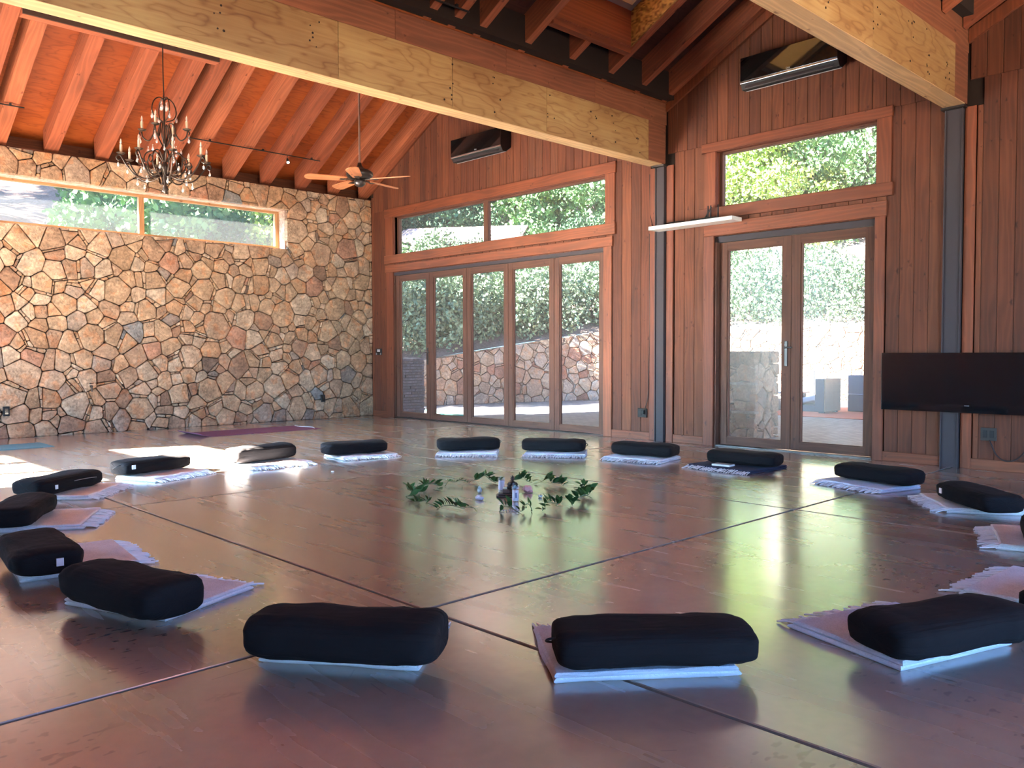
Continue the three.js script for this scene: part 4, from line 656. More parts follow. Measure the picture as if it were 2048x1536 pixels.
function softSlab(w, h, d, seed, wave) {
  const g = new THREE.BoxGeometry(w, h, d, 30, 4, 26), p = g.attributes.position, R = h * 0.55;
  for (let i = 0; i < p.count; i++) {
    let x = p.getX(i), y = p.getY(i), z = p.getZ(i); const ex = w / 2 - Math.abs(x), ez = d / 2 - Math.abs(z), t = y / (h / 2), bulge = 0.55 * h * (1 - t * t);
    if (ex < 1e-6) x += Math.sign(x) * (bulge - 0.3 * h); if (ez < 1e-6) z += Math.sign(z) * (bulge - 0.3 * h);
    const n = vnoise(x * 9 + seed, z * 9 + 50, 9999, 9999, seed) - 0.5, n2 = vnoise(x * 22 + seed, z * 14 + 50, 9999, 9999, seed + 3) - 0.5;
    y += wave * Math.max(0, t) * (0.8 * n + 0.5 * n2); const edge = 0.012 * (vnoise(z * 5 + seed, 3, 9999, 9999, seed) - 0.5);
    p.setXYZ(i, x + edge, y + h / 2, z + 0.014 * (vnoise(x * 5 + seed, 7, 9999, 9999, seed) - 0.5));
  }
  g.computeVertexNormals(); return metreUV(g, 'z');
}
function fringeGeo(w, d, seed) { // strands hang off the inner edge (-z)
  const r = rng(seed), l = []; for (let x = -w / 2 + 0.008; x < w / 2; x += 0.0135) { const len = 0.06 + 0.04 * r(), a = (r() - 0.5) * 0.6, y = 0.006 + r() * 0.012, z0 = -d / 2 + 0.012; l.push(tube([V(x, y + 0.008, z0), V(x + a * len * 0.3, y + 0.002, z0 - len * 0.45), V(x + a * len, 0.003 + 0.004 * r(), z0 - len)], 0.0034 + 0.0016 * r(), 5, 5)); } return merge(l); }
const blanketKinds = {};
function blanket(key, w, d, mat, label, pos, turn) {
  const t = thing('folded_blanket', label, 'blanket', pos, turn, undefined), k = Object.keys(blanketKinds).length;
  const kk = [w, d, key % 3].join(); const G = blanketKinds[kk] ??= [softSlab(w, 0.017, d, 7 + k * 5, 0.003), softSlab(w - 0.012, 0.017, d - 0.02, 9 + k * 5, 0.006), fringeGeo(w, d, 40 + k)];
  part('fold_layer', G[0], mat, t); const u = part('fold_layer', G[1], mat, t); u.position.set(0.004 * (key % 3 - 1), 0.0165, 0.006);
  const f = part('fringe', G[2], fringeMat, t, 'white knotted fringe'); f.userData.kind = 'stuff';
  return t;
}
// [bolster x, z, long axis in degrees; blanket inner-edge middle x, z, inward direction, width, depth; blanket cloth; cushion variant; extras; labels]
const RING = [
  [9.59, 6.727, 36, 9.32, 6.41, -0.593, -0.805, 0.56, 0.43, 'pale', 0, '', 'black velvet bolster at the left of the front row, nearest the camera', 'pale folded blanket almost hidden under the front left bolster'],
  [10.33, 6.025, 50, 9.98, 5.80, -0.787, -0.616, 0.61, 0.5, 'blue', 1, 'strapL', 'black velvet bolster in the middle of the front row, on a blue-grey blanket', 'blue-grey folded blanket under the bolster in the middle of the front row'],
  [10.947, 5.168, 67.4, 10.53, 5.04, -0.95, -0.31, 0.56, 0.5, 'blue', 2, '', 'black velvet bolster at the front right, cut by the right edge of the picture', 'blue-grey folded blanket under the front right bolster, its corner pointing left'],
  [11.2, 4.4, 86, 10.76, 4.07, -1, -0.05, 0.6, 0.5, 'pale', 1, '', 'black bolster showing only its tip at the right edge, above the front right bolster', 'white fringed blanket at the right edge just behind the front right bolster'],
  [10.82, 3.15, 108, 10.49, 3.05, -0.94, 0.34, 0.6, 0.48, 'pale', 2, '', 'black bolster showing only its tip at the right edge, further back', 'white blanket with a messy fringe at the right edge, second from the front'],
  [10.163, 2.222, 135.1, 9.86, 2.19, -0.81, 0.59, 0.62, 0.5, 'pale', 1, 'tagR', 'black velvet bolster with a small white tag at the right, near the fireplace', 'pale fringed blanket under the tagged bolster at the right'],
  [9.259, 1.618, 169, 9.13, 1.9, -0.28, 0.96, 0.61, 0.46, 'blue', 2, '', 'black velvet bolster in front of the steel column by the fireplace', 'bluish folded blanket under the bolster in front of the fireplace column'],
  [7.982, 1.45, 6, 7.9, 1.77, -0.05, 1, 0.66, 0.6, 'navy', 1, '', 'black velvet bolster in front of the glazed double door, on a navy blanket', 'navy blanket with a white fringe in front of the double door'],
  [6.913, 1.519, 12.3, 6.97, 1.82, 0.2, 0.98, 0.62, 0.48, 'blue', 2, '', 'black velvet bolster in front of the steel column between the doors', 'bluish fringed blanket under the bolster in front of the middle column'],
  [6.009, 1.883, 34.2, 6.19, 2.08, 0.61, 0.79, 0.63, 0.45, 'blue', 1, 'strapR', 'black velvet bolster with a cord loop at its right end, before the folding doors', 'bluish fringed blanket under the bolster with a cord loop'],
  [5.282, 2.436, 57, 5.52, 2.67, 0.7, 0.71, 0.63, 0.45, 'blue', 2, 'strapR', 'black velvet bolster at the middle of the back row, straight behind the leaf wreath', 'bluish fringed blanket at the middle of the back row, behind the leaf wreath'],
  [4.704, 3.48, 79, 4.95, 3.44, 0.99, 0.14, 0.61, 0.45, 'pale', 1, 'strapL', 'black velvet bolster at the left of the back row, beside the half sunlit one', 'pale fringed blanket under the bolster to the right of the half sunlit one'],
  [4.55, 4.43, 95, 4.93, 4.40, 1, 0, 0.62, 0.5, 'pale', 0, '', 'black bolster with its left end bleached by direct sun', 'pale fringed blanket partly in the sun under the half sunlit bolster'],
  [4.584, 5.478, 106, 4.91, 5.33, 0.93, -0.36, 0.61, 0.45, 'pale', 1, 'strapL tagL', 'black velvet bolster with a strap at its left end, before the sun patch', 'pale fringed blanket under the bolster in front of the sun patch'],
  [5.138, 6.365, 123.7, 5.27, 6.06, 0.65, -0.76, 0.62, 0.5, 'pale', 2, 'tagS zip', 'dark brown-black bolster with a zip and small white tag, between the two sun patches', 'pale rumpled blanket under the zipped bolster at the left'],
  [6.19, 6.87, 152, 6.33, 6.50, 0.49, -0.87, 0.56, 0.5, 'pale', 1, '', 'black bolster at the left edge, third up from the front on that side', 'pale blanket at the left edge with its fringe pointing right, third from the front'],
  [7.49, 7.115, 174, 7.43, 6.68, 0.13, -0.99, 0.6, 0.52, 'pale', 2, 'tagE', 'black bolster at the left edge with a white tag on its near end', 'pale blanket under the bolster with the white tag on its end, at the left'],
  [8.5, 7.05, 11.3, 8.25, 6.63, -0.375, -0.927, 0.56, 0.5, 'pale', 0, '', 'black velvet bolster at the lower left with a puckered top, on a grey fringed blanket', 'grey-white blanket with a thick fringe under the lower left bolster'],
];
RING.forEach(([bx, bz, deg, mx, mz, ix, iz, w, d, cloth, v, extra, label, blabel], i) => {
  const n = Math.hypot(ix, iz), cx = mx - ix / n * d / 2, cz = mz - iz / n * d / 2;
  blanket(i, w, d, blanketMat[cloth], blabel, [cx, 0.0005, cz], Math.atan2(-ix, -iz));
  const b = thing('bolster', label, 'bolster', [bx, 0.0385, bz], THREE.MathUtils.degToRad(deg));
  part('cushion', cushionGeos[v], velvet, b);
  // the ends: +x is the right-hand end for the camera on near ones; near side is +z when cos(turn) > 0
  const side = Math.sign(Math.cos(THREE.MathUtils.degToRad(deg)) * (8.27 - bz) + Math.sin(THREE.MathUtils.degToRad(deg)) * (11.98 - bx)) || 1, right = Math.sign(Math.cos(THREE.MathUtils.degToRad(deg)) * 0.695 + Math.sin(THREE.MathUtils.degToRad(deg)) * 0.719) || 1;
  if (extra.includes('strap')) { const s = (extra.includes('strapL') ? -1 : 1) * right; part('strap', tube([V(s * 0.3, 0.1, 0.06), V(s * 0.345, 0.085, 0.03), V(s * 0.35, 0.06, -0.02), V(s * 0.3, 0.04, -0.06)], 0.004, 16, 6), pipingMat, b, 'carrying strap'); }
  if (extra.includes('tagL')) part('tag', box(-right * 0.275 - 0.016, 0.06, side * 0.147 - 0.003, -right * 0.275 + 0.016, 0.094, side * 0.147 + 0.004), tagMat, b, 'small white fabric tag');
  if (extra.includes('tagR')) part('tag', box(right * 0.2 - 0.016, 0.05, side * 0.15 - 0.003, right * 0.2 + 0.016, 0.085, side * 0.15 + 0.004), tagMat, b, 'small white fabric tag');
  if (extra.includes('tagS')) part('tag', box(-right * 0.2 - 0.012, 0.045, side * 0.15 - 0.003, -right * 0.2 + 0.012, 0.075, side * 0.15 + 0.004), tagMat, b, 'small white fabric tag');
  if (extra.includes('tagE')) part('tag', box(-0.335, 0.05, 0.02, -0.325, 0.085, 0.05), tagMat, b, 'small white fabric tag');
  if (extra.includes('zip')) part('zip', tube([V(-0.02, 0.078, side * 0.146), V(0.12 * right, 0.078, side * 0.147), V(0.22 * right, 0.072, side * 0.146)], 0.003, 12, 5), greyPlastic, b, 'grey zip');
});
{ // book on the navy blanket
  const t = thing('book', 'pale paperback book lying on the navy blanket in front of the double door', 'book', [7.9, 0.0385, 1.672], 0.1);
  part('pages', box(-0.085, 0.002, -0.055, 0.083, 0.014, 0.055, 'x'), std([0.8, 0.78, 0.72]), t); part('cover', merge([box(-0.087, 0, -0.057, 0.087, 0.002, 0.057, 'x'), box(-0.087, 0.014, -0.057, 0.087, 0.016, 0.057, 'x'), box(-0.0885, 0, -0.057, -0.087, 0.016, 0.057)]), std([0.62, 0.62, 0.6], { roughness: 0.4 }), t);
}
// ---------------------------------------------------------------- yoga mats
{
  const mat = (name, x0, x1, z0, z1, c, label, curl) => {
    const t = thing('yoga_mat', label, 'mat', [(x0 + x1) / 2, 0, (z0 + z1) / 2]), w = x1 - x0, l = z1 - z0, g = new THREE.BoxGeometry(w, 0.006, l, 4, 1, 60), p = g.attributes.position;
    for (let i = 0; i < p.count; i++) { const z = p.getZ(i), e = Math.max(0, z - (l / 2 - 0.16)); p.setY(i, p.getY(i) + 0.0035 + curl * e * e * 1.6); }
    g.computeVertexNormals(); part('mat_sheet', g, std(c, { roughness: 0.85, map: weaveTex }), t); return t;
  };
  const a = mat('p', 0.93, 1.62, 2.0, 3.75, [0.17, 0.045, 0.1], 'purple yoga mat unrolled along the foot of the stone wall', 1);
  part('strap', tube([V(-0.3, 0.012, -0.83), V(-0.1, 0.012, -0.8), V(0.12, 0.012, -0.86), V(0.3, 0.012, -0.8)], 0.006, 20, 5), std([0.6, 0.58, 0.6]), a, 'white mat strap');
  mat('t', 0.87, 1.45, 5.38, 7.1, [0.09, 0.22, 0.24], 'teal yoga mat at the left edge beside the stone wall', 0);
}
// ---------------------------------------------------------------- altar in the middle: leaf sprigs in a ring, candles, figurine, crystals
const AC = [7.49, 4.06];
{
  const leafShape = (() => { const pos = [], idx = [], uv = [], N = 6; for (let i = 0; i <= N; i++) { const t = i / N, w = 0.5 * Math.sin(Math.PI * Math.pow(t, 0.8)) * 0.42, y = 0.12 * Math.sin(t * 2.2); pos.push(-w, y + w * 0.35, t, 0, y, t, w, y + w * 0.35, t); uv.push(0, t, 0.5, t, 1, t); if (i) for (let k = 0; k < 2; k++) { const a = (i - 1) * 3 + k, b = i * 3 + k; idx.push(a, b, b + 1, a, b + 1, a + 1); } } const g = new THREE.BufferGeometry(); g.setAttribute('position', new THREE.Float32BufferAttribute(pos, 3)); g.setAttribute('uv', new THREE.Float32BufferAttribute(uv, 2)); g.setIndex(idx); g.computeVertexNormals(); return g; })();
  const LM = [[0.03, 0.085, 0.015], [0.045, 0.11, 0.02], [0.02, 0.06, 0.012], [0.065, 0.14, 0.03]].map((c) => new THREE.MeshPhysicalMaterial({ color: lin(...c), roughness: 0.7, transmission: 0.1, thickness: 0, specularIntensity: 0.5, side: THREE.DoubleSide }));
  const stemMat = std([0.12, 0.14, 0.06], { roughness: 0.7 });
  // [angle from, angle to (degrees), leaves, leaf length, label]
  const SP = [
    [118, 150, 9, 0.085, 'large sprig of dark green leaves at the left end of the ring'],
    [152, 178, 7, 0.07, 'upright sprig of glossy leaves at the back left of the ring'],
    [-178, -158, 5, 0.03, 'thin sprig with tiny buds at the back of the ring, left of centre'],
    [-157, -138, 8, 0.075, 'narrow-leaved sprig at the back of the ring, left of the candles'],
    [-128, -112, 4, 0.08, 'sprig with a broad leaf at the back of the ring, behind the figurine'],
    [-108, -86, 7, 0.085, 'fan of broad leaves at the back right of the ring'],
    [-68, -38, 8, 0.085, 'sprig of tall leaves at the upper right of the ring'],
    [-34, -6, 10, 0.085, 'thick sprig of leaves at the right end of the ring'],
    [4, 19, 6, 0.075, 'short sprig of broad leaves at the front right of the ring'],
    [25, 32, 3, 0.07, 'sprig with two round leaves in front of the candles, on the right'],
    [34, 44, 3, 0.085, 'sprig with one pale broad leaf in front of the candles'],
    [58, 82, 10, 0.08, 'leafy sprig with curled leaves at the front of the ring, left of centre'],
    [86, 108, 6, 0.065, 'small looping sprig of leaves at the front left of the ring'],
  ];
  SP.forEach(([a0, a1, n0, len, label], i) => {
    let n = n0; const r = rng(600 + i), mid = THREE.MathUtils.degToRad((a0 + a1) / 2), base = V(AC[0] + 0.65 * Math.cos(mid), 0, AC[1] + 0.65 * Math.sin(mid));
    const t = thing('leaf_sprig', label, 'leaves', [base.x, 0.001, base.z]);
    const pts = []; for (let k = 0; k <= 6; k++) { const a = THREE.MathUtils.degToRad(lerp(a0 - 2, a1 - 1, k / 6)), R = 0.65 + 0.035 * Math.sin(k * 1.9 + i * 2); pts.push(V(AC[0] + R * Math.cos(a) - base.x, 0.005 + 0.04 * Math.sin(Math.PI * k / 6) * (0.4 + r()), AC[1] + R * Math.sin(a) - base.z)); }
    const curve = new THREE.CatmullRomCurve3(pts); part('stem', new THREE.TubeGeometry(curve, 24, 0.0028, 5), stemMat, t);
    n = Math.round(n * 2.4);
    for (let k = 0; k < n; k++) {
      const u = 0.22 + 0.78 * (k + 0.5) / n, p = curve.getPointAt(u), tan = curve.getTangentAt(u), l = len * (0.62 + 0.5 * r());
      const g = part('leaf', leafShape, pick(LM, r), t); const side = (k % 2 ? 1 : -1) * (0.35 + 0.55 * r()), upness = 0.35 + 1.0 * r();
      const dir = tan.clone().add(V(-tan.z, 0, tan.x).multiplyScalar(side)).add(V(0, upness, 0)).normalize();
      g.position.copy(p).add(V(0, 0.003, 0)); g.scale.set(l, l * 0.9, l); g.quaternion.setFromUnitVectors(V(0, 0, 1), dir); g.rotateZ((r() - 0.5) * 1.2);
    }
  });
  const jar = (label, x, z, h, rad, pic) => {
    const t = thing('candle_jar', label, 'candle', [x, 0.001, z]);
    part('wax', lathe([[0, 0.006], [rad - 0.004, 0.006], [rad - 0.004, h * 0.74], [rad * 0.5, h * 0.74 - 0.002], [0, h * 0.73]], 24), std([0.68, 0.64, 0.68], { roughness: 0.5 }), t);
    part('glass', lathe([[rad - 0.004, 0.003], [rad, 0.0], [rad, h], [rad - 0.0025, h], [rad - 0.0028, h * 0.75]], 24), new THREE.MeshPhysicalMaterial({ color: lin(0.95, 0.95, 0.97), transmission: 1, thickness: 0, roughness: 0.03, side: THREE.DoubleSide }), t);
    part('wick', cyl(V(0, h * 0.73, 0), V(0.002, h * 0.8, 0), 0.0012), blackPlastic, t);
    if (pic) part('printed_label', new THREE.CylinderGeometry(rad + 0.0006, rad + 0.0006, h * 0.34, 10, 1, true, 0.75, 0.35).translate(0, h * 0.42, 0), std([0.1, 0.1, 0.2]), t);
  };
  jar('white candle in a tall glass jar behind the figurine, further from the camera', 7.316, 3.869, 0.105, 0.028, false);
  jar('white candle in a glass jar with a small dark print, nearest the camera', 7.736, 4.128, 0.112, 0.027, true);
  const bs = thing('display_stand', 'low dark carved wooden stand holding the seated figurine', 'stand', [7.535, 0.001, 4.025], 0.8);
  part('base', merge([box(-0.075, 0, -0.055, 0.075, 0.012, 0.055, 'x', 0, 0, 0.004), box(-0.06, 0.012, -0.042, 0.06, 0.026, 0.042, 'x', 0, 0, 0.004)]), std([0.06, 0.028, 0.02], { roughness: 0.4 }), bs);
  part('carved_block', box(-0.03, 0.026, -0.026, 0.022, 0.052, 0.026, 'x', 0, 0, 0.005), std([0.12, 0.06, 0.04], { roughness: 0.45 }), bs);
  part('pedestal', lathe([[0, 0.026], [0.034, 0.026], [0.036, 0.034], [0.03, 0.04], [0.036, 0.046], [0.034, 0.05], [0, 0.05]], 20).translate(0.044, 0, -0.004), std([0.07, 0.035, 0.025], { roughness: 0.45 }), bs);
  const fg = thing('buddha_figurine', 'small dark seated buddha figurine on the carved wooden stand', 'figurine', [7.535 + 0.044 * 0.697 - 0.004 * 0.717, 0.0515, 4.025 - 0.044 * 0.717 - 0.004 * 0.697], 0.8);
  const fm = std([0.035, 0.022, 0.018], { roughness: 0.35, metalness: 0.3 });
  part('body', merge([moved(new THREE.SphereGeometry(1, 20, 12).scale(0.042, 0.016, 0.03), 0, 0.014, 0.004), moved(new THREE.SphereGeometry(1, 14, 10).scale(0.02, 0.012, 0.014), 0.027, 0.014, 0.014), moved(new THREE.SphereGeometry(1, 14, 10).scale(0.02, 0.012, 0.014), -0.027, 0.014, 0.014), lathe([[0.0, 0.01], [0.024, 0.012], [0.022, 0.03], [0.026, 0.045], [0.022, 0.054], [0.009, 0.06], [0.008, 0.064]], 16).scale(1, 1, 0.75), tube([V(-0.025, 0.05, 0), V(-0.034, 0.034, 0.006), V(-0.016, 0.022, 0.022), V(0, 0.02, 0.026)], 0.007, 12, 7), tube([V(0.025, 0.05, 0), V(0.034, 0.034, 0.006), V(0.016, 0.022, 0.022), V(0, 0.02, 0.026)], 0.007, 12, 7)]), fm, fg);
  part('head', merge([moved(new THREE.SphereGeometry(1, 16, 12).scale(0.0135, 0.0165, 0.0145), 0, 0.077, 0.001), moved(new THREE.SphereGeometry(0.0035, 8, 6), 0, 0.075, 0.0152), moved(new THREE.SphereGeometry(1, 8, 6).scale(0.003, 0.008, 0.004), 0.0138, 0.075, 0), moved(new THREE.SphereGeometry(1, 8, 6).scale(0.003, 0.008, 0.004), -0.0138, 0.075, 0)]), fm, fg);
  part('hair', merge([moved(new THREE.SphereGeometry(0.0148, 16, 8, 0, 6.29, 0, 1.45), 0, 0.08, -0.001), moved(new THREE.SphereGeometry(0.007, 10, 8), 0, 0.096, -0.001)]), std([0.015, 0.012, 0.012], { roughness: 0.6 }), fg);
  const tea = thing('tealight', 'small tealight in a pale holder on the carved block beside the figurine', 'candle', [7.532, 0.0535, 4.028]);
  part('cup', lathe([[0, 0], [0.02, 0], [0.021, 0.016], [0.0195, 0.016], [0.019, 0.004], [0, 0.004]], 18), std([0.7, 0.62, 0.45], { roughness: 0.3, metalness: 0.4 }), tea); part('wax', lathe([[0, 0.012], [0.019, 0.012], [0.019, 0.006]], 18), std([0.75, 0.7, 0.6]), tea);
  const rock = (label, x, z, sx, sy, sz, c, seed, o = {}) => { const g = new THREE.IcosahedronGeometry(1, 1), p = g.attributes.position, m = new Map(), r = rng(seed); for (let i = 0; i < p.count; i++) { const k = [p.getX(i), p.getY(i), p.getZ(i)].map((v) => v.toFixed(3)).join(); const f = m.get(k) ?? m.set(k, 0.78 + 0.4 * r()).get(k); p.setXYZ(i, p.getX(i) * f * sx, Math.max(-0.7, p.getY(i) * f) * sy + 0.7 * sy, p.getZ(i) * f * sz); } g.computeVertexNormals(); const q = part(o.name ?? 'crystal', g, std(c, { roughness: 0.35, ...o.mat }), scene, label); q.name = numbered(o.name ?? 'crystal'); q.position.set(x, 0.001, z); q.userData.category = 'crystal'; };
  rock('chunk of pink rose quartz to the right of the candles', 7.526, 3.791, 0.045, 0.033, 0.035, [0.62, 0.32, 0.32], 701);
  rock('small clear grey crystal point at the back left inside the ring', 7.283, 4.066, 0.018, 0.032, 0.016, [0.42, 0.45, 0.42], 702);
  rock('pale lilac crystal lying left of the figurine stand', 7.5, 4.26, 0.04, 0.018, 0.026, [0.62, 0.52, 0.56], 703);
  rock('small white stone at the right inside the ring', 7.744, 3.885, 0.022, 0.013, 0.016, [0.62, 0.6, 0.58], 704);
  rock('small pale cone-shaped crystal just right of the figurine', 7.47, 3.88, 0.012, 0.03, 0.012, [0.7, 0.62, 0.58], 705);
  const bd = thing('bead_string', 'short string of pale beads at the front of the ring before the near candle', 'beads', [7.97, 0.001, 4.42]);
  for (let i = 0; i < 9; i++) part('bead', new THREE.SphereGeometry(0.0065, 10, 8).translate((i - 4) * 0.0098, 0.0066, (i - 4) * -0.0098 + 0.006 * Math.sin(i)), std([0.55, 0.42, 0.36], { roughness: 0.4 }), bd);
  const pt = part('petal', new THREE.SphereGeometry(0.02, 10, 6).scale(1, 0.25, 0.7).translate(5.513, 0.006, 4.241), std([0.75, 0.7, 0.7]), scene); tag(pt, 'small white petal on the bare floor in front of the left back bolster', 'petal');
}
// ---------------------------------------------------------------- things on the gable wall
const { FontLoader } = await import('three/addons/loaders/FontLoader.js');
const { TextGeometry } = await import('three/addons/geometries/TextGeometry.js');
const font = await new FontLoader().loadAsync('fonts/droid/droid_sans_bold.typeface.json');
function airUnit(x0, x1, y0, y1, label) {
  const t = thing('air_conditioner', label, 'air conditioner', [(x0 + x1) / 2, y0, 0.003]), w = x1 - x0, h = y1 - y0, W = w / 2;
  const side = (pts, x, l) => { const s = new THREE.Shape(pts.map(([z, y]) => new THREE.Vector2(z, y))); const g = new THREE.ExtrudeGeometry(s, { depth: l, bevelEnabled: false }); g.rotateY(-Math.PI / 2); g.translate(x + l, 0, 0); return metreUV(g, 'x'); };
  // extruded along z then turned so that the profile's first axis points out of the wall
  const prof = (pts) => { const s = new THREE.Shape(pts.map(([z, y]) => new THREE.Vector2(-z, y))); const g = new THREE.ExtrudeGeometry(s, { depth: w, bevelEnabled: false }); g.rotateY(Math.PI / 2); g.translate(-W, 0, 0); return g; };
  part('body', prof([[0, 0.0], [0.1, -0.07], [0.16, -0.07], [0.196, -0.012], [0.196, h - 0.003], [0, h - 0.003]]), blackPlastic, t);
  const fp = part('front_panel', box(-W + 0.002, 0.006, 0.197, W - 0.002, h, 0.207, 'x', 0, 0, 0.003), blackGloss, t, 'glossy black front panel');
  part('chrome_strip', box(-W, -0.018, 0.193, W, 0.005, 0.211, 'x', 0, 0, 0.005), silver, t, 'bright metal strip');
  part('louver', (() => { const g = box(-W + 0.05, -0.004, -0.035, W - 0.05, 0.004, 0.035, 'x', 0, 0, 0.003); g.rotateX(1.0); g.translate(0, -0.045, 0.184); return g; })(), std([0.05, 0.04, 0.045], { roughness: 0.4 }), t);
  part('bottom_tray', (() => { const g = box(-W + 0.012, -0.004, -0.06, W - 0.012, 0.004, 0.06, 'x', 0, 0, 0.003); g.rotateX(0.6); g.translate(0, -0.04, 0.048); return g; })(), std([0.3, 0.28, 0.3], { roughness: 0.45 }), t, 'grey underside');
  const g = new TextGeometry('LG', { font, size: 0.013, depth: 0.0008, curveSegments: 3 }); g.translate(0.012, 0.022, 0.2072); part('badge', g, std([0.6, 0.6, 0.6]), fp, 'small grey maker badge'); 
  part('badge_ring', new THREE.TorusGeometry(0.0075, 0.0016, 6, 18).translate(0, 0.0285, 0.2078), std([0.6, 0.6, 0.6]), fp);
}
airUnit(2.36, 3.43, 3.95, 4.2, 'black wall air conditioner above the folding doors');
airUnit(7.165, 8.235, 3.935, 4.19, 'black wall air conditioner above the window over the double door');
{ // shelf, router, cables
  const t = thing('wall_shelf', 'white floating shelf across the steel column between the doors', 'shelf', [6.55, 2.49, 0.05]);
  part('board', box(-0.555, 0, 0, 0.555, 0.043, 0.2, 'x', 0, 0, 0.004), whitePaint, t);
  const r = thing('router', 'black router with upright antennas on the white shelf', 'router', [6.68, 2.5345, 0.12]);
  part('case', box(-0.16, 0, -0.05, 0.16, 0.03, 0.05, 'x', 0, 0, 0.008), blackPlastic, r); for (const [x, a] of [[-0.03, 0.5], [0.02, 0], [0.055, 0], [0.15, 0]]) part('antenna', cyl(V(x, 0.02, -0.03), V(x + Math.sin(a) * 0.2, 0.02 + 0.15 * Math.cos(a), -0.03), 0.009, 0.007, 6), blackPlastic, r);
  const c = thing('network_cable', 'bundle of black cables lying on the left half of the white shelf', 'cable', [6.2, 2.5345, 0.12]);
  part('cable', merge([tube([V(-0.2, 0.006, 0.03), V(-0.05, 0.02, -0.02), V(0.1, 0.03, 0.02), V(0.3, 0.008, 0)], 0.005, 24, 5), tube([V(-0.15, 0.006, -0.02), V(0.0, 0.028, 0.03), V(0.16, 0.035, -0.03), V(0.31, 0.012, 0.02)], 0.005, 24, 5), tube([V(-0.1, 0.006, 0.01), V(0.05, 0.014, -0.04), V(0.2, 0.02, 0.02), V(0.3, 0.008, -0.03)], 0.005, 24, 5)]), blackPlastic, c);
  const w = tag(part('speaker_wire', merge([tube([V(5.832, 3.2, 0.008), V(5.834, 3.0, 0.008), V(5.845, 2.75, 0.01), V(5.87, 2.6, 0.02), V(5.925, 2.54, 0.04)], 0.0035, 30, 5), tube([V(5.838, 3.2, 0.008), V(5.842, 2.9, 0.01), V(5.856, 2.7, 0.02), V(5.885, 2.6, 0.03), V(5.93, 2.54, 0.06)], 0.0035, 30, 5)]), blackPlastic, scene), 'thin black wires looping down the boards onto the left end of the shelf', 'cable');
  tag(part('power_cable', tube([V(5.835, 2.49, 0.012), V(5.838, 1.9, 0.012), V(5.84, 1.3, 0.012), V(5.825, 0.8, 0.012), V(5.815, 0.5, 0.014), V(5.78, 0.36, 0.03)], 0.005, 40, 5), std([0.05, 0.03, 0.025]), scene), 'dark cable running down the boards from the shelf to the low outlet', 'cable');
  const o = thing('wall_outlet', 'black double outlet box low on the boards between the two sets of doors', 'outlet', [5.737, 0.325, 0.001]);
  const cp = part('cover_plate', box(-0.068, -0.055, 0, 0.068, 0.055, 0.02, 'x', 0, 0, 0.006), blackPlastic, o); for (const x of [-0.03, 0.03]) part('socket', box(x - 0.02, -0.03, 0.02, x + 0.02, 0.03, 0.026, 'x', 0, 0, 0.002), blackPlastic, cp); part('plug', box(0.012, -0.012, 0.026, 0.05, 0.035, 0.055, 'x', 0, 0, 0.005), blackPlastic, o);
  const o2 = thing('wall_outlet', 'dark square outlet plate low on the boards right of the fireplace column', 'outlet', [9.569, 0.32, 0.001]);
  part('cover_plate', box(-0.065, -0.058, 0, 0.065, 0.058, 0.008, 'x', 0, 0, 0.003), std([0.02, 0.013, 0.012], { roughness: 0.4 }), o2); for (const x of [-0.028, 0.028]) part('socket', box(x - 0.017, -0.032, 0.008, x + 0.017, 0.032, 0.011, 'x', 0, 0, 0.002), blackPlastic, o2);
  tag(part('fireplace_cord', tube([V(9.58, 0.268, 0.012), V(9.60, 0.235, 0.03), V(9.644, 0.14, 0.03), V(9.71, 0.096, 0.032), V(9.79, 0.11, 0.034), V(9.87, 0.2, 0.034), V(9.9, 0.36, 0.03), V(9.9, 0.52, 0.03)], 0.006, 50, 6), std([0.03, 0.012, 0.012], { roughness: 0.6 }), scene), 'dark cord drooping from the outlet plate up to the fireplace', 'cord');
  const s = thing('thermostat', 'small black control panel on the corner board beside the stone wall', 'control panel', [0.2, 1.09, 0.001]);
  part('cover_plate', box(-0.085, -0.055, 0, 0.085, 0.055, 0.012, 'x', 0, 0, 0.004), blackPlastic, s); part('screen', box(-0.04, 0.0, 0.012, 0.04, 0.04, 0.014, 'x'), std([0.5, 0.5, 0.52], { roughness: 0.3 }), s); for (const x of [-0.06, 0.06]) part('switch', box(x - 0.015, -0.05, 0.012, x + 0.015, -0.02, 0.016, 'x'), greyPlastic, s);
  for (const [z, y, label] of [[5.527, 0.345, 'black outlet set between the stones at the left edge of the stone wall'], [0.985, 0.33, 'black outlet set between the stones near the corner of the stone wall']]) { const q = thing('wall_outlet', label, 'outlet', [0.016, y, z]); part('cover_plate', box(-0.03, -0.06, -0.036, 0.012, 0.06, 0.036, 'y', 0, 0, 0.004), blackPlastic, q); part('socket', box(0.012, -0.035, -0.018, 0.015, 0.035, 0.018, 'y'), blackGloss, q); }
  const tp = thing('wall_spigot', 'dark metal spigot sticking out low on the stone wall', 'tap', [0.01, 0.63, 4.53]);
  part('pipe', cyl(V(-0.03, 0, 0), V(0.06, 0, 0), 0.014), iron, tp); part('nozzle', cyl(V(0.05, 0.004, 0), V(0.06, -0.07, 0), 0.013, 0.011), iron, tp); part('wheel', new THREE.TorusGeometry(0.022, 0.005, 6, 16).rotateX(Math.PI / 2).translate(0.045, 0.04, 0), iron, tp);
}
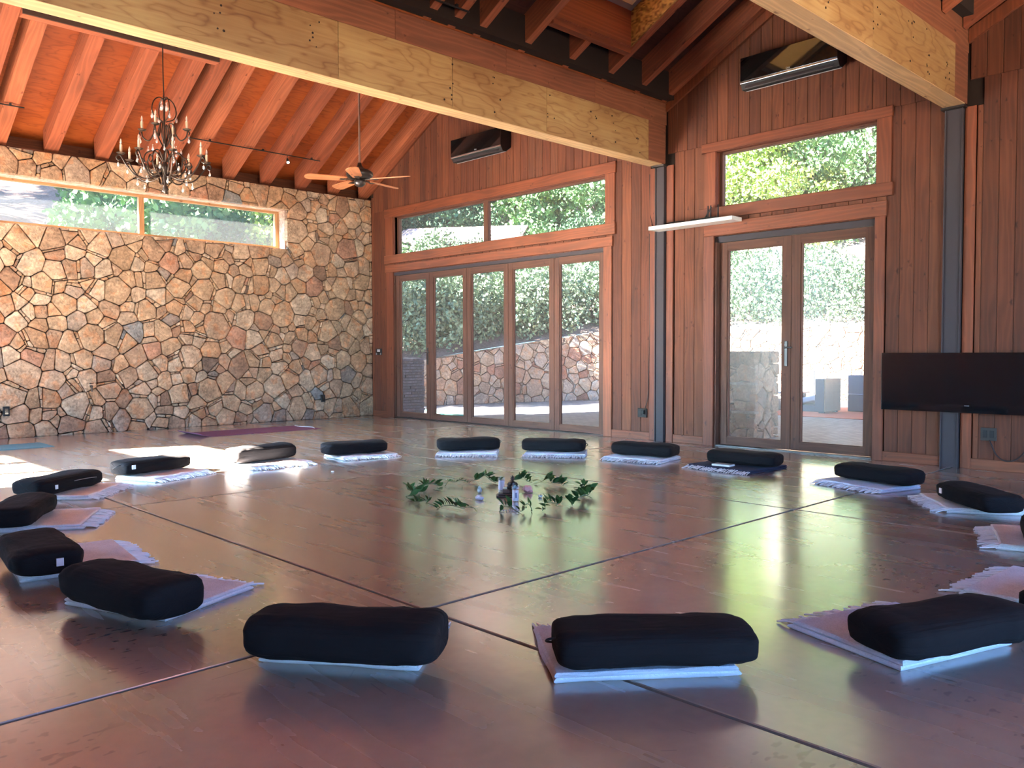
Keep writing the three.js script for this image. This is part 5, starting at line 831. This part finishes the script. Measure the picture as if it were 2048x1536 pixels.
{ // electric fireplace
  const x0 = 8.66, x1 = 10.18, y0 = 0.508, y1 = 1.05, t = thing('electric_fireplace', 'long black glass electric fireplace hung across the right-hand column', 'fireplace', [(x0 + x1) / 2, (y0 + y1) / 2, 0.064]), W = (x1 - x0) / 2, H = (y1 - y0) / 2;
  part('housing', box(-W + 0.02, -H + 0.02, 0, W - 0.02, H - 0.02, 0.045, 'x', 0, 0, 0.004), blackPlastic, t);
  part('glass_front', box(-W, -H, 0.045, W, H, 0.053, 'x', 0, 0, 0.002), blackGloss, t, 'mirror-like black glass front');
  part('badge', box(-0.02, -H + 0.062, 0.053, 0.02, -H + 0.067, 0.0535, 'x'), greyPlastic, t);
}
// ---------------------------------------------------------------- chandelier
{
  const t = thing('chandelier', 'wrought-iron chandelier with candle lamps and crystal drops in front of the stone wall', 'chandelier', [3.0, 2.75, 4.68]);
  part('cord', tube([V(0, 0.98, 0), V(0.012, 1.3, 0.01), V(-0.01, 1.6, 0), V(0.008, 1.9, 0.006), V(0, 2.4, 0), V(0, 2.52, 0)], 0.006, 40, 5), blackPlastic, t);
  part('canopy', lathe([[0, 2.56], [0.06, 2.56], [0.06, 2.545], [0.02, 2.5], [0, 2.5]], 16), iron, t);
  part('stem', lathe([[0, 0], [0.022, 0.005], [0.018, 0.03], [0.034, 0.05], [0.014, 0.085], [0.012, 0.22], [0.03, 0.25], [0.042, 0.28], [0.03, 0.31], [0.012, 0.34], [0.011, 0.52], [0.024, 0.55], [0.012, 0.58], [0.009, 0.96], [0.018, 0.985], [0.008, 1.01], [0, 1.015]], 14), iron, t);
  const polar = (a, pts) => pts.map(([r, y]) => V(Math.cos(a) * r, y, Math.sin(a) * r));
  const bob = lathe([[0.004, -0.012], [0.02, -0.01], [0.042, 0.004], [0.044, 0.008], [0.02, 0.0], [0.012, 0.003]], 14), can = lathe([[0, 0], [0.0125, 0], [0.0125, 0.085], [0.009, 0.088], [0, 0.088]], 10), bul = lathe([[0, 0], [0.008, 0.002], [0.0125, 0.02], [0.0085, 0.042], [0.002, 0.06], [0, 0.062]], 10);
  const canMat = std([0.72, 0.58, 0.4], { roughness: 0.6 }), bulMat = new THREE.MeshPhysicalMaterial({ color: lin(0.95, 0.9, 0.82), transmission: 0.7, thickness: 0, roughness: 0.25, side: THREE.DoubleSide });
  const crystal = new THREE.MeshPhysicalMaterial({ color: lin(1, 1, 1), transmission: 0.75, thickness: 0, roughness: 0.05, ior: 1.7, clearcoat: 1, side: THREE.DoubleSide });
  const dropGeo = merge([lathe([[0, 0.02], [0.004, 0.018], [0.006, 0.013], [0.004, 0.008], [0, 0.006]], 6), lathe([[0, 0.004], [0.004, -0.003], [0.0125, -0.026], [0.013, -0.036], [0.007, -0.046], [0, -0.05]], 7)]).scale(1, 1, 1);
  const drop = (x, y, z, s = 1) => { const m = part('crystal_drop', dropGeo, crystal, t); m.position.set(x, y, z); m.scale.setScalar(s); m.rotation.y = x * 9; };
  const candle = (a, r, y) => { const x = Math.cos(a) * r, z = Math.sin(a) * r; const o = part('drip_dish', bob, iron, t); o.position.set(x, y, z); const c = part('candle_sleeve', can, canMat, t); c.position.set(x, y + 0.004, z); part('bulb', bul, bulMat, c).position.y = 0.086; };
  for (let i = 0; i < 8; i++) { // lower tier
    const a = i / 8 * Math.PI * 2 + 0.2;
    part('arm', merge([tube(polar(a, [[0.02, 0.34], [0.1, 0.44], [0.19, 0.4], [0.2, 0.28], [0.13, 0.2], [0.05, 0.22]]), 0.0075, 30, 6), tube(polar(a, [[0.05, 0.2], [0.16, 0.145], [0.28, 0.16], [0.38, 0.27], [0.44, 0.36], [0.47, 0.335], [0.455, 0.305], [0.435, 0.315]]), 0.0085, 34, 6), tube(polar(a, [[0.2, 0.33], [0.25, 0.36], [0.27, 0.31], [0.235, 0.285], [0.22, 0.31]]), 0.006, 18, 5)]), iron, t);
    candle(a, 0.425, 0.375); drop(Math.cos(a) * 0.455, 0.285, Math.sin(a) * 0.455); drop(Math.cos(a + 0.39) * 0.24, 0.27, Math.sin(a + 0.39) * 0.24, 1.1); drop(Math.cos(a + 0.1) * 0.27, 0.12, Math.sin(a + 0.1) * 0.27, 1.1); drop(Math.cos(a + 0.2) * 0.16, 0.47, Math.sin(a + 0.2) * 0.16);
  }
  for (let i = 0; i < 4; i++) { // upper tier
    const a = i / 4 * Math.PI * 2 + 0.75;
    part('arm', merge([tube(polar(a, [[0.02, 0.5], [0.07, 0.62], [0.05, 0.74], [0.1, 0.72], [0.12, 0.62], [0.17, 0.56], [0.23, 0.6], [0.245, 0.66], [0.265, 0.64], [0.255, 0.62]]), 0.0075, 34, 6), tube(polar(a + 0.78, [[0.02, 0.76], [0.1, 0.8], [0.13, 0.87], [0.1, 0.97], [0.05, 1.005], [0.01, 0.995]]), 0.0065, 24, 6), tube(polar(a, [[0.02, 0.1], [0.05, 0.2], [0.12, 0.25], [0.17, 0.22], [0.16, 0.17], [0.13, 0.18]]), 0.007, 22, 6)]), iron, t);
    candle(a, 0.235, 0.672); drop(Math.cos(a) * 0.255, 0.585, Math.sin(a) * 0.255, 1.1); drop(Math.cos(a + 0.78) * 0.13, 0.83, Math.sin(a + 0.78) * 0.13, 1.2); drop(Math.cos(a + 0.3) * 0.035, 0.94, Math.sin(a + 0.3) * 0.035, 1.3); drop(Math.cos(a + 0.5) * 0.12, 0.6, Math.sin(a + 0.5) * 0.12, 1.0);
  }
}
// ---------------------------------------------------------------- ceiling fan and cable-track spotlights
{
  const t = thing('ceiling_fan', 'five-bladed wooden ceiling fan hanging on a long rod left of the beam', 'fan', [3.0, 3.3, 2.24]);
  part('down_rod', cyl(V(0, 0.1, 0), V(0, 1.98, 0), 0.013), std([0.3, 0.2, 0.17], { roughness: 0.35, metalness: 0.6 }), t);
  part('canopy', lathe([[0, 2.02], [0.07, 2.02], [0.065, 1.98], [0.02, 1.94], [0, 1.94]], 18), bronze, t);
  part('motor_housing', lathe([[0, 0.16], [0.022, 0.155], [0.03, 0.12], [0.06, 0.085], [0.13, 0.06], [0.165, 0.035], [0.17, 0.0], [0.15, -0.03], [0.1, -0.045], [0.06, -0.05], [0, -0.05]], 28), bronze, t);
  part('switch_cup', lathe([[0, -0.05], [0.06, -0.052], [0.075, -0.075], [0.07, -0.11], [0.045, -0.135], [0.02, -0.145], [0, -0.146]], 24), bronze, t);
  const bm = wood([0.55, 0.21, 0.09], { roughness: 0.4 });
  const sh = new THREE.Shape(); sh.moveTo(0.17, -0.05); sh.lineTo(0.2, -0.058); sh.lineTo(0.6, -0.078); sh.quadraticCurveTo(0.675, -0.075, 0.68, 0); sh.quadraticCurveTo(0.675, 0.075, 0.6, 0.078); sh.lineTo(0.2, 0.058); sh.lineTo(0.17, 0.05); sh.lineTo(0.17, -0.05);
  const bg = new THREE.ExtrudeGeometry(sh, { depth: 0.008, bevelEnabled: true, bevelSize: 0.002, bevelThickness: 0.002, bevelSegments: 1, curveSegments: 8 }); bg.rotateX(-Math.PI / 2); bg.rotateX(0.2); bg.translate(0, -0.055, 0);
  for (let i = 0; i < 5; i++) { const a = i / 5 * Math.PI * 2 + 0.52; const b = part('blade', metreUV(bg.clone(), 'x', i, i * 0.7), bm, t); b.rotation.y = a; const br = part('blade_bracket', merge([box(0.06, -0.062, -0.016, 0.2, -0.052, 0.016, 'x', 0, 0, 0.003), box(0.19, -0.066, -0.035, 0.25, -0.06, 0.035, 'x', 0, 0, 0.003)]), bronze, b); }
  const track = (label, x, y, z0, z1, spots) => { const g = thing('track_light', label, 'track light', [x, y, z0]); part('rail', box(-0.008, -0.014, 0, 0.008, 0.0, z1 - z0, 'z', 0, 0, 0.003), blackPlastic, g); for (let z = z0 + 0.15; z < z1; z += 0.8) part('clip', box(-0.012, 0, z - z0 - 0.012, 0.012, 0.02, z - z0 + 0.012), blackPlastic, g);
    for (const [z, aim] of spots) { const h = part('spot_head', merge([cyl(V(0, -0.014, 0), V(0, -0.07, 0), 0.004), cyl(V(0, -0.06, 0), V(aim[0] * 0.07, -0.06 + aim[1] * 0.07, aim[2] * 0.07), 0.014, 0.026, 14)]), blackPlastic, g); h.position.z = z - z0;
      const l = part('lamp_lens', new THREE.SphereGeometry(0.02, 12, 8), new THREE.MeshStandardMaterial({ color: lin(0.8, 0.78, 0.7), emissive: lin(1, 0.9, 0.75), emissiveIntensity: 0.5 }), h); l.position.set(aim[0] * 0.068, -0.06 + aim[1] * 0.068, aim[2] * 0.068);
      const s = new THREE.SpotLight(new THREE.Color(1, 0.85, 0.65), 0.25, 0, 0.5, 0.6); s.name = 'spot_lamp'; s.position.set(x + aim[0] * 0.1, y - 0.06 + aim[1] * 0.1, z + aim[2] * 0.1); s.target.position.set(x + aim[0], y + aim[1], z + aim[2]); s.castShadow = true; scene.add(s, s.target); } };
  track('thin black track light under the rafters, from the chandelier towards the fan', 0.59, 4.025, 1.34, 3.4, [[1.9, [0.5, -0.85, 0.1]]]);
  track('thin black track light under the rafters at the far left edge', 0.59, 4.025, 5.39, 8.2, [[5.72, [0.5, -0.85, 0.1]]]);
  track('short black track rail under the rafters by the skylight', 6.32, 4.075, 3.3, 5.2, []);
}
renderer.render(scene, camera);
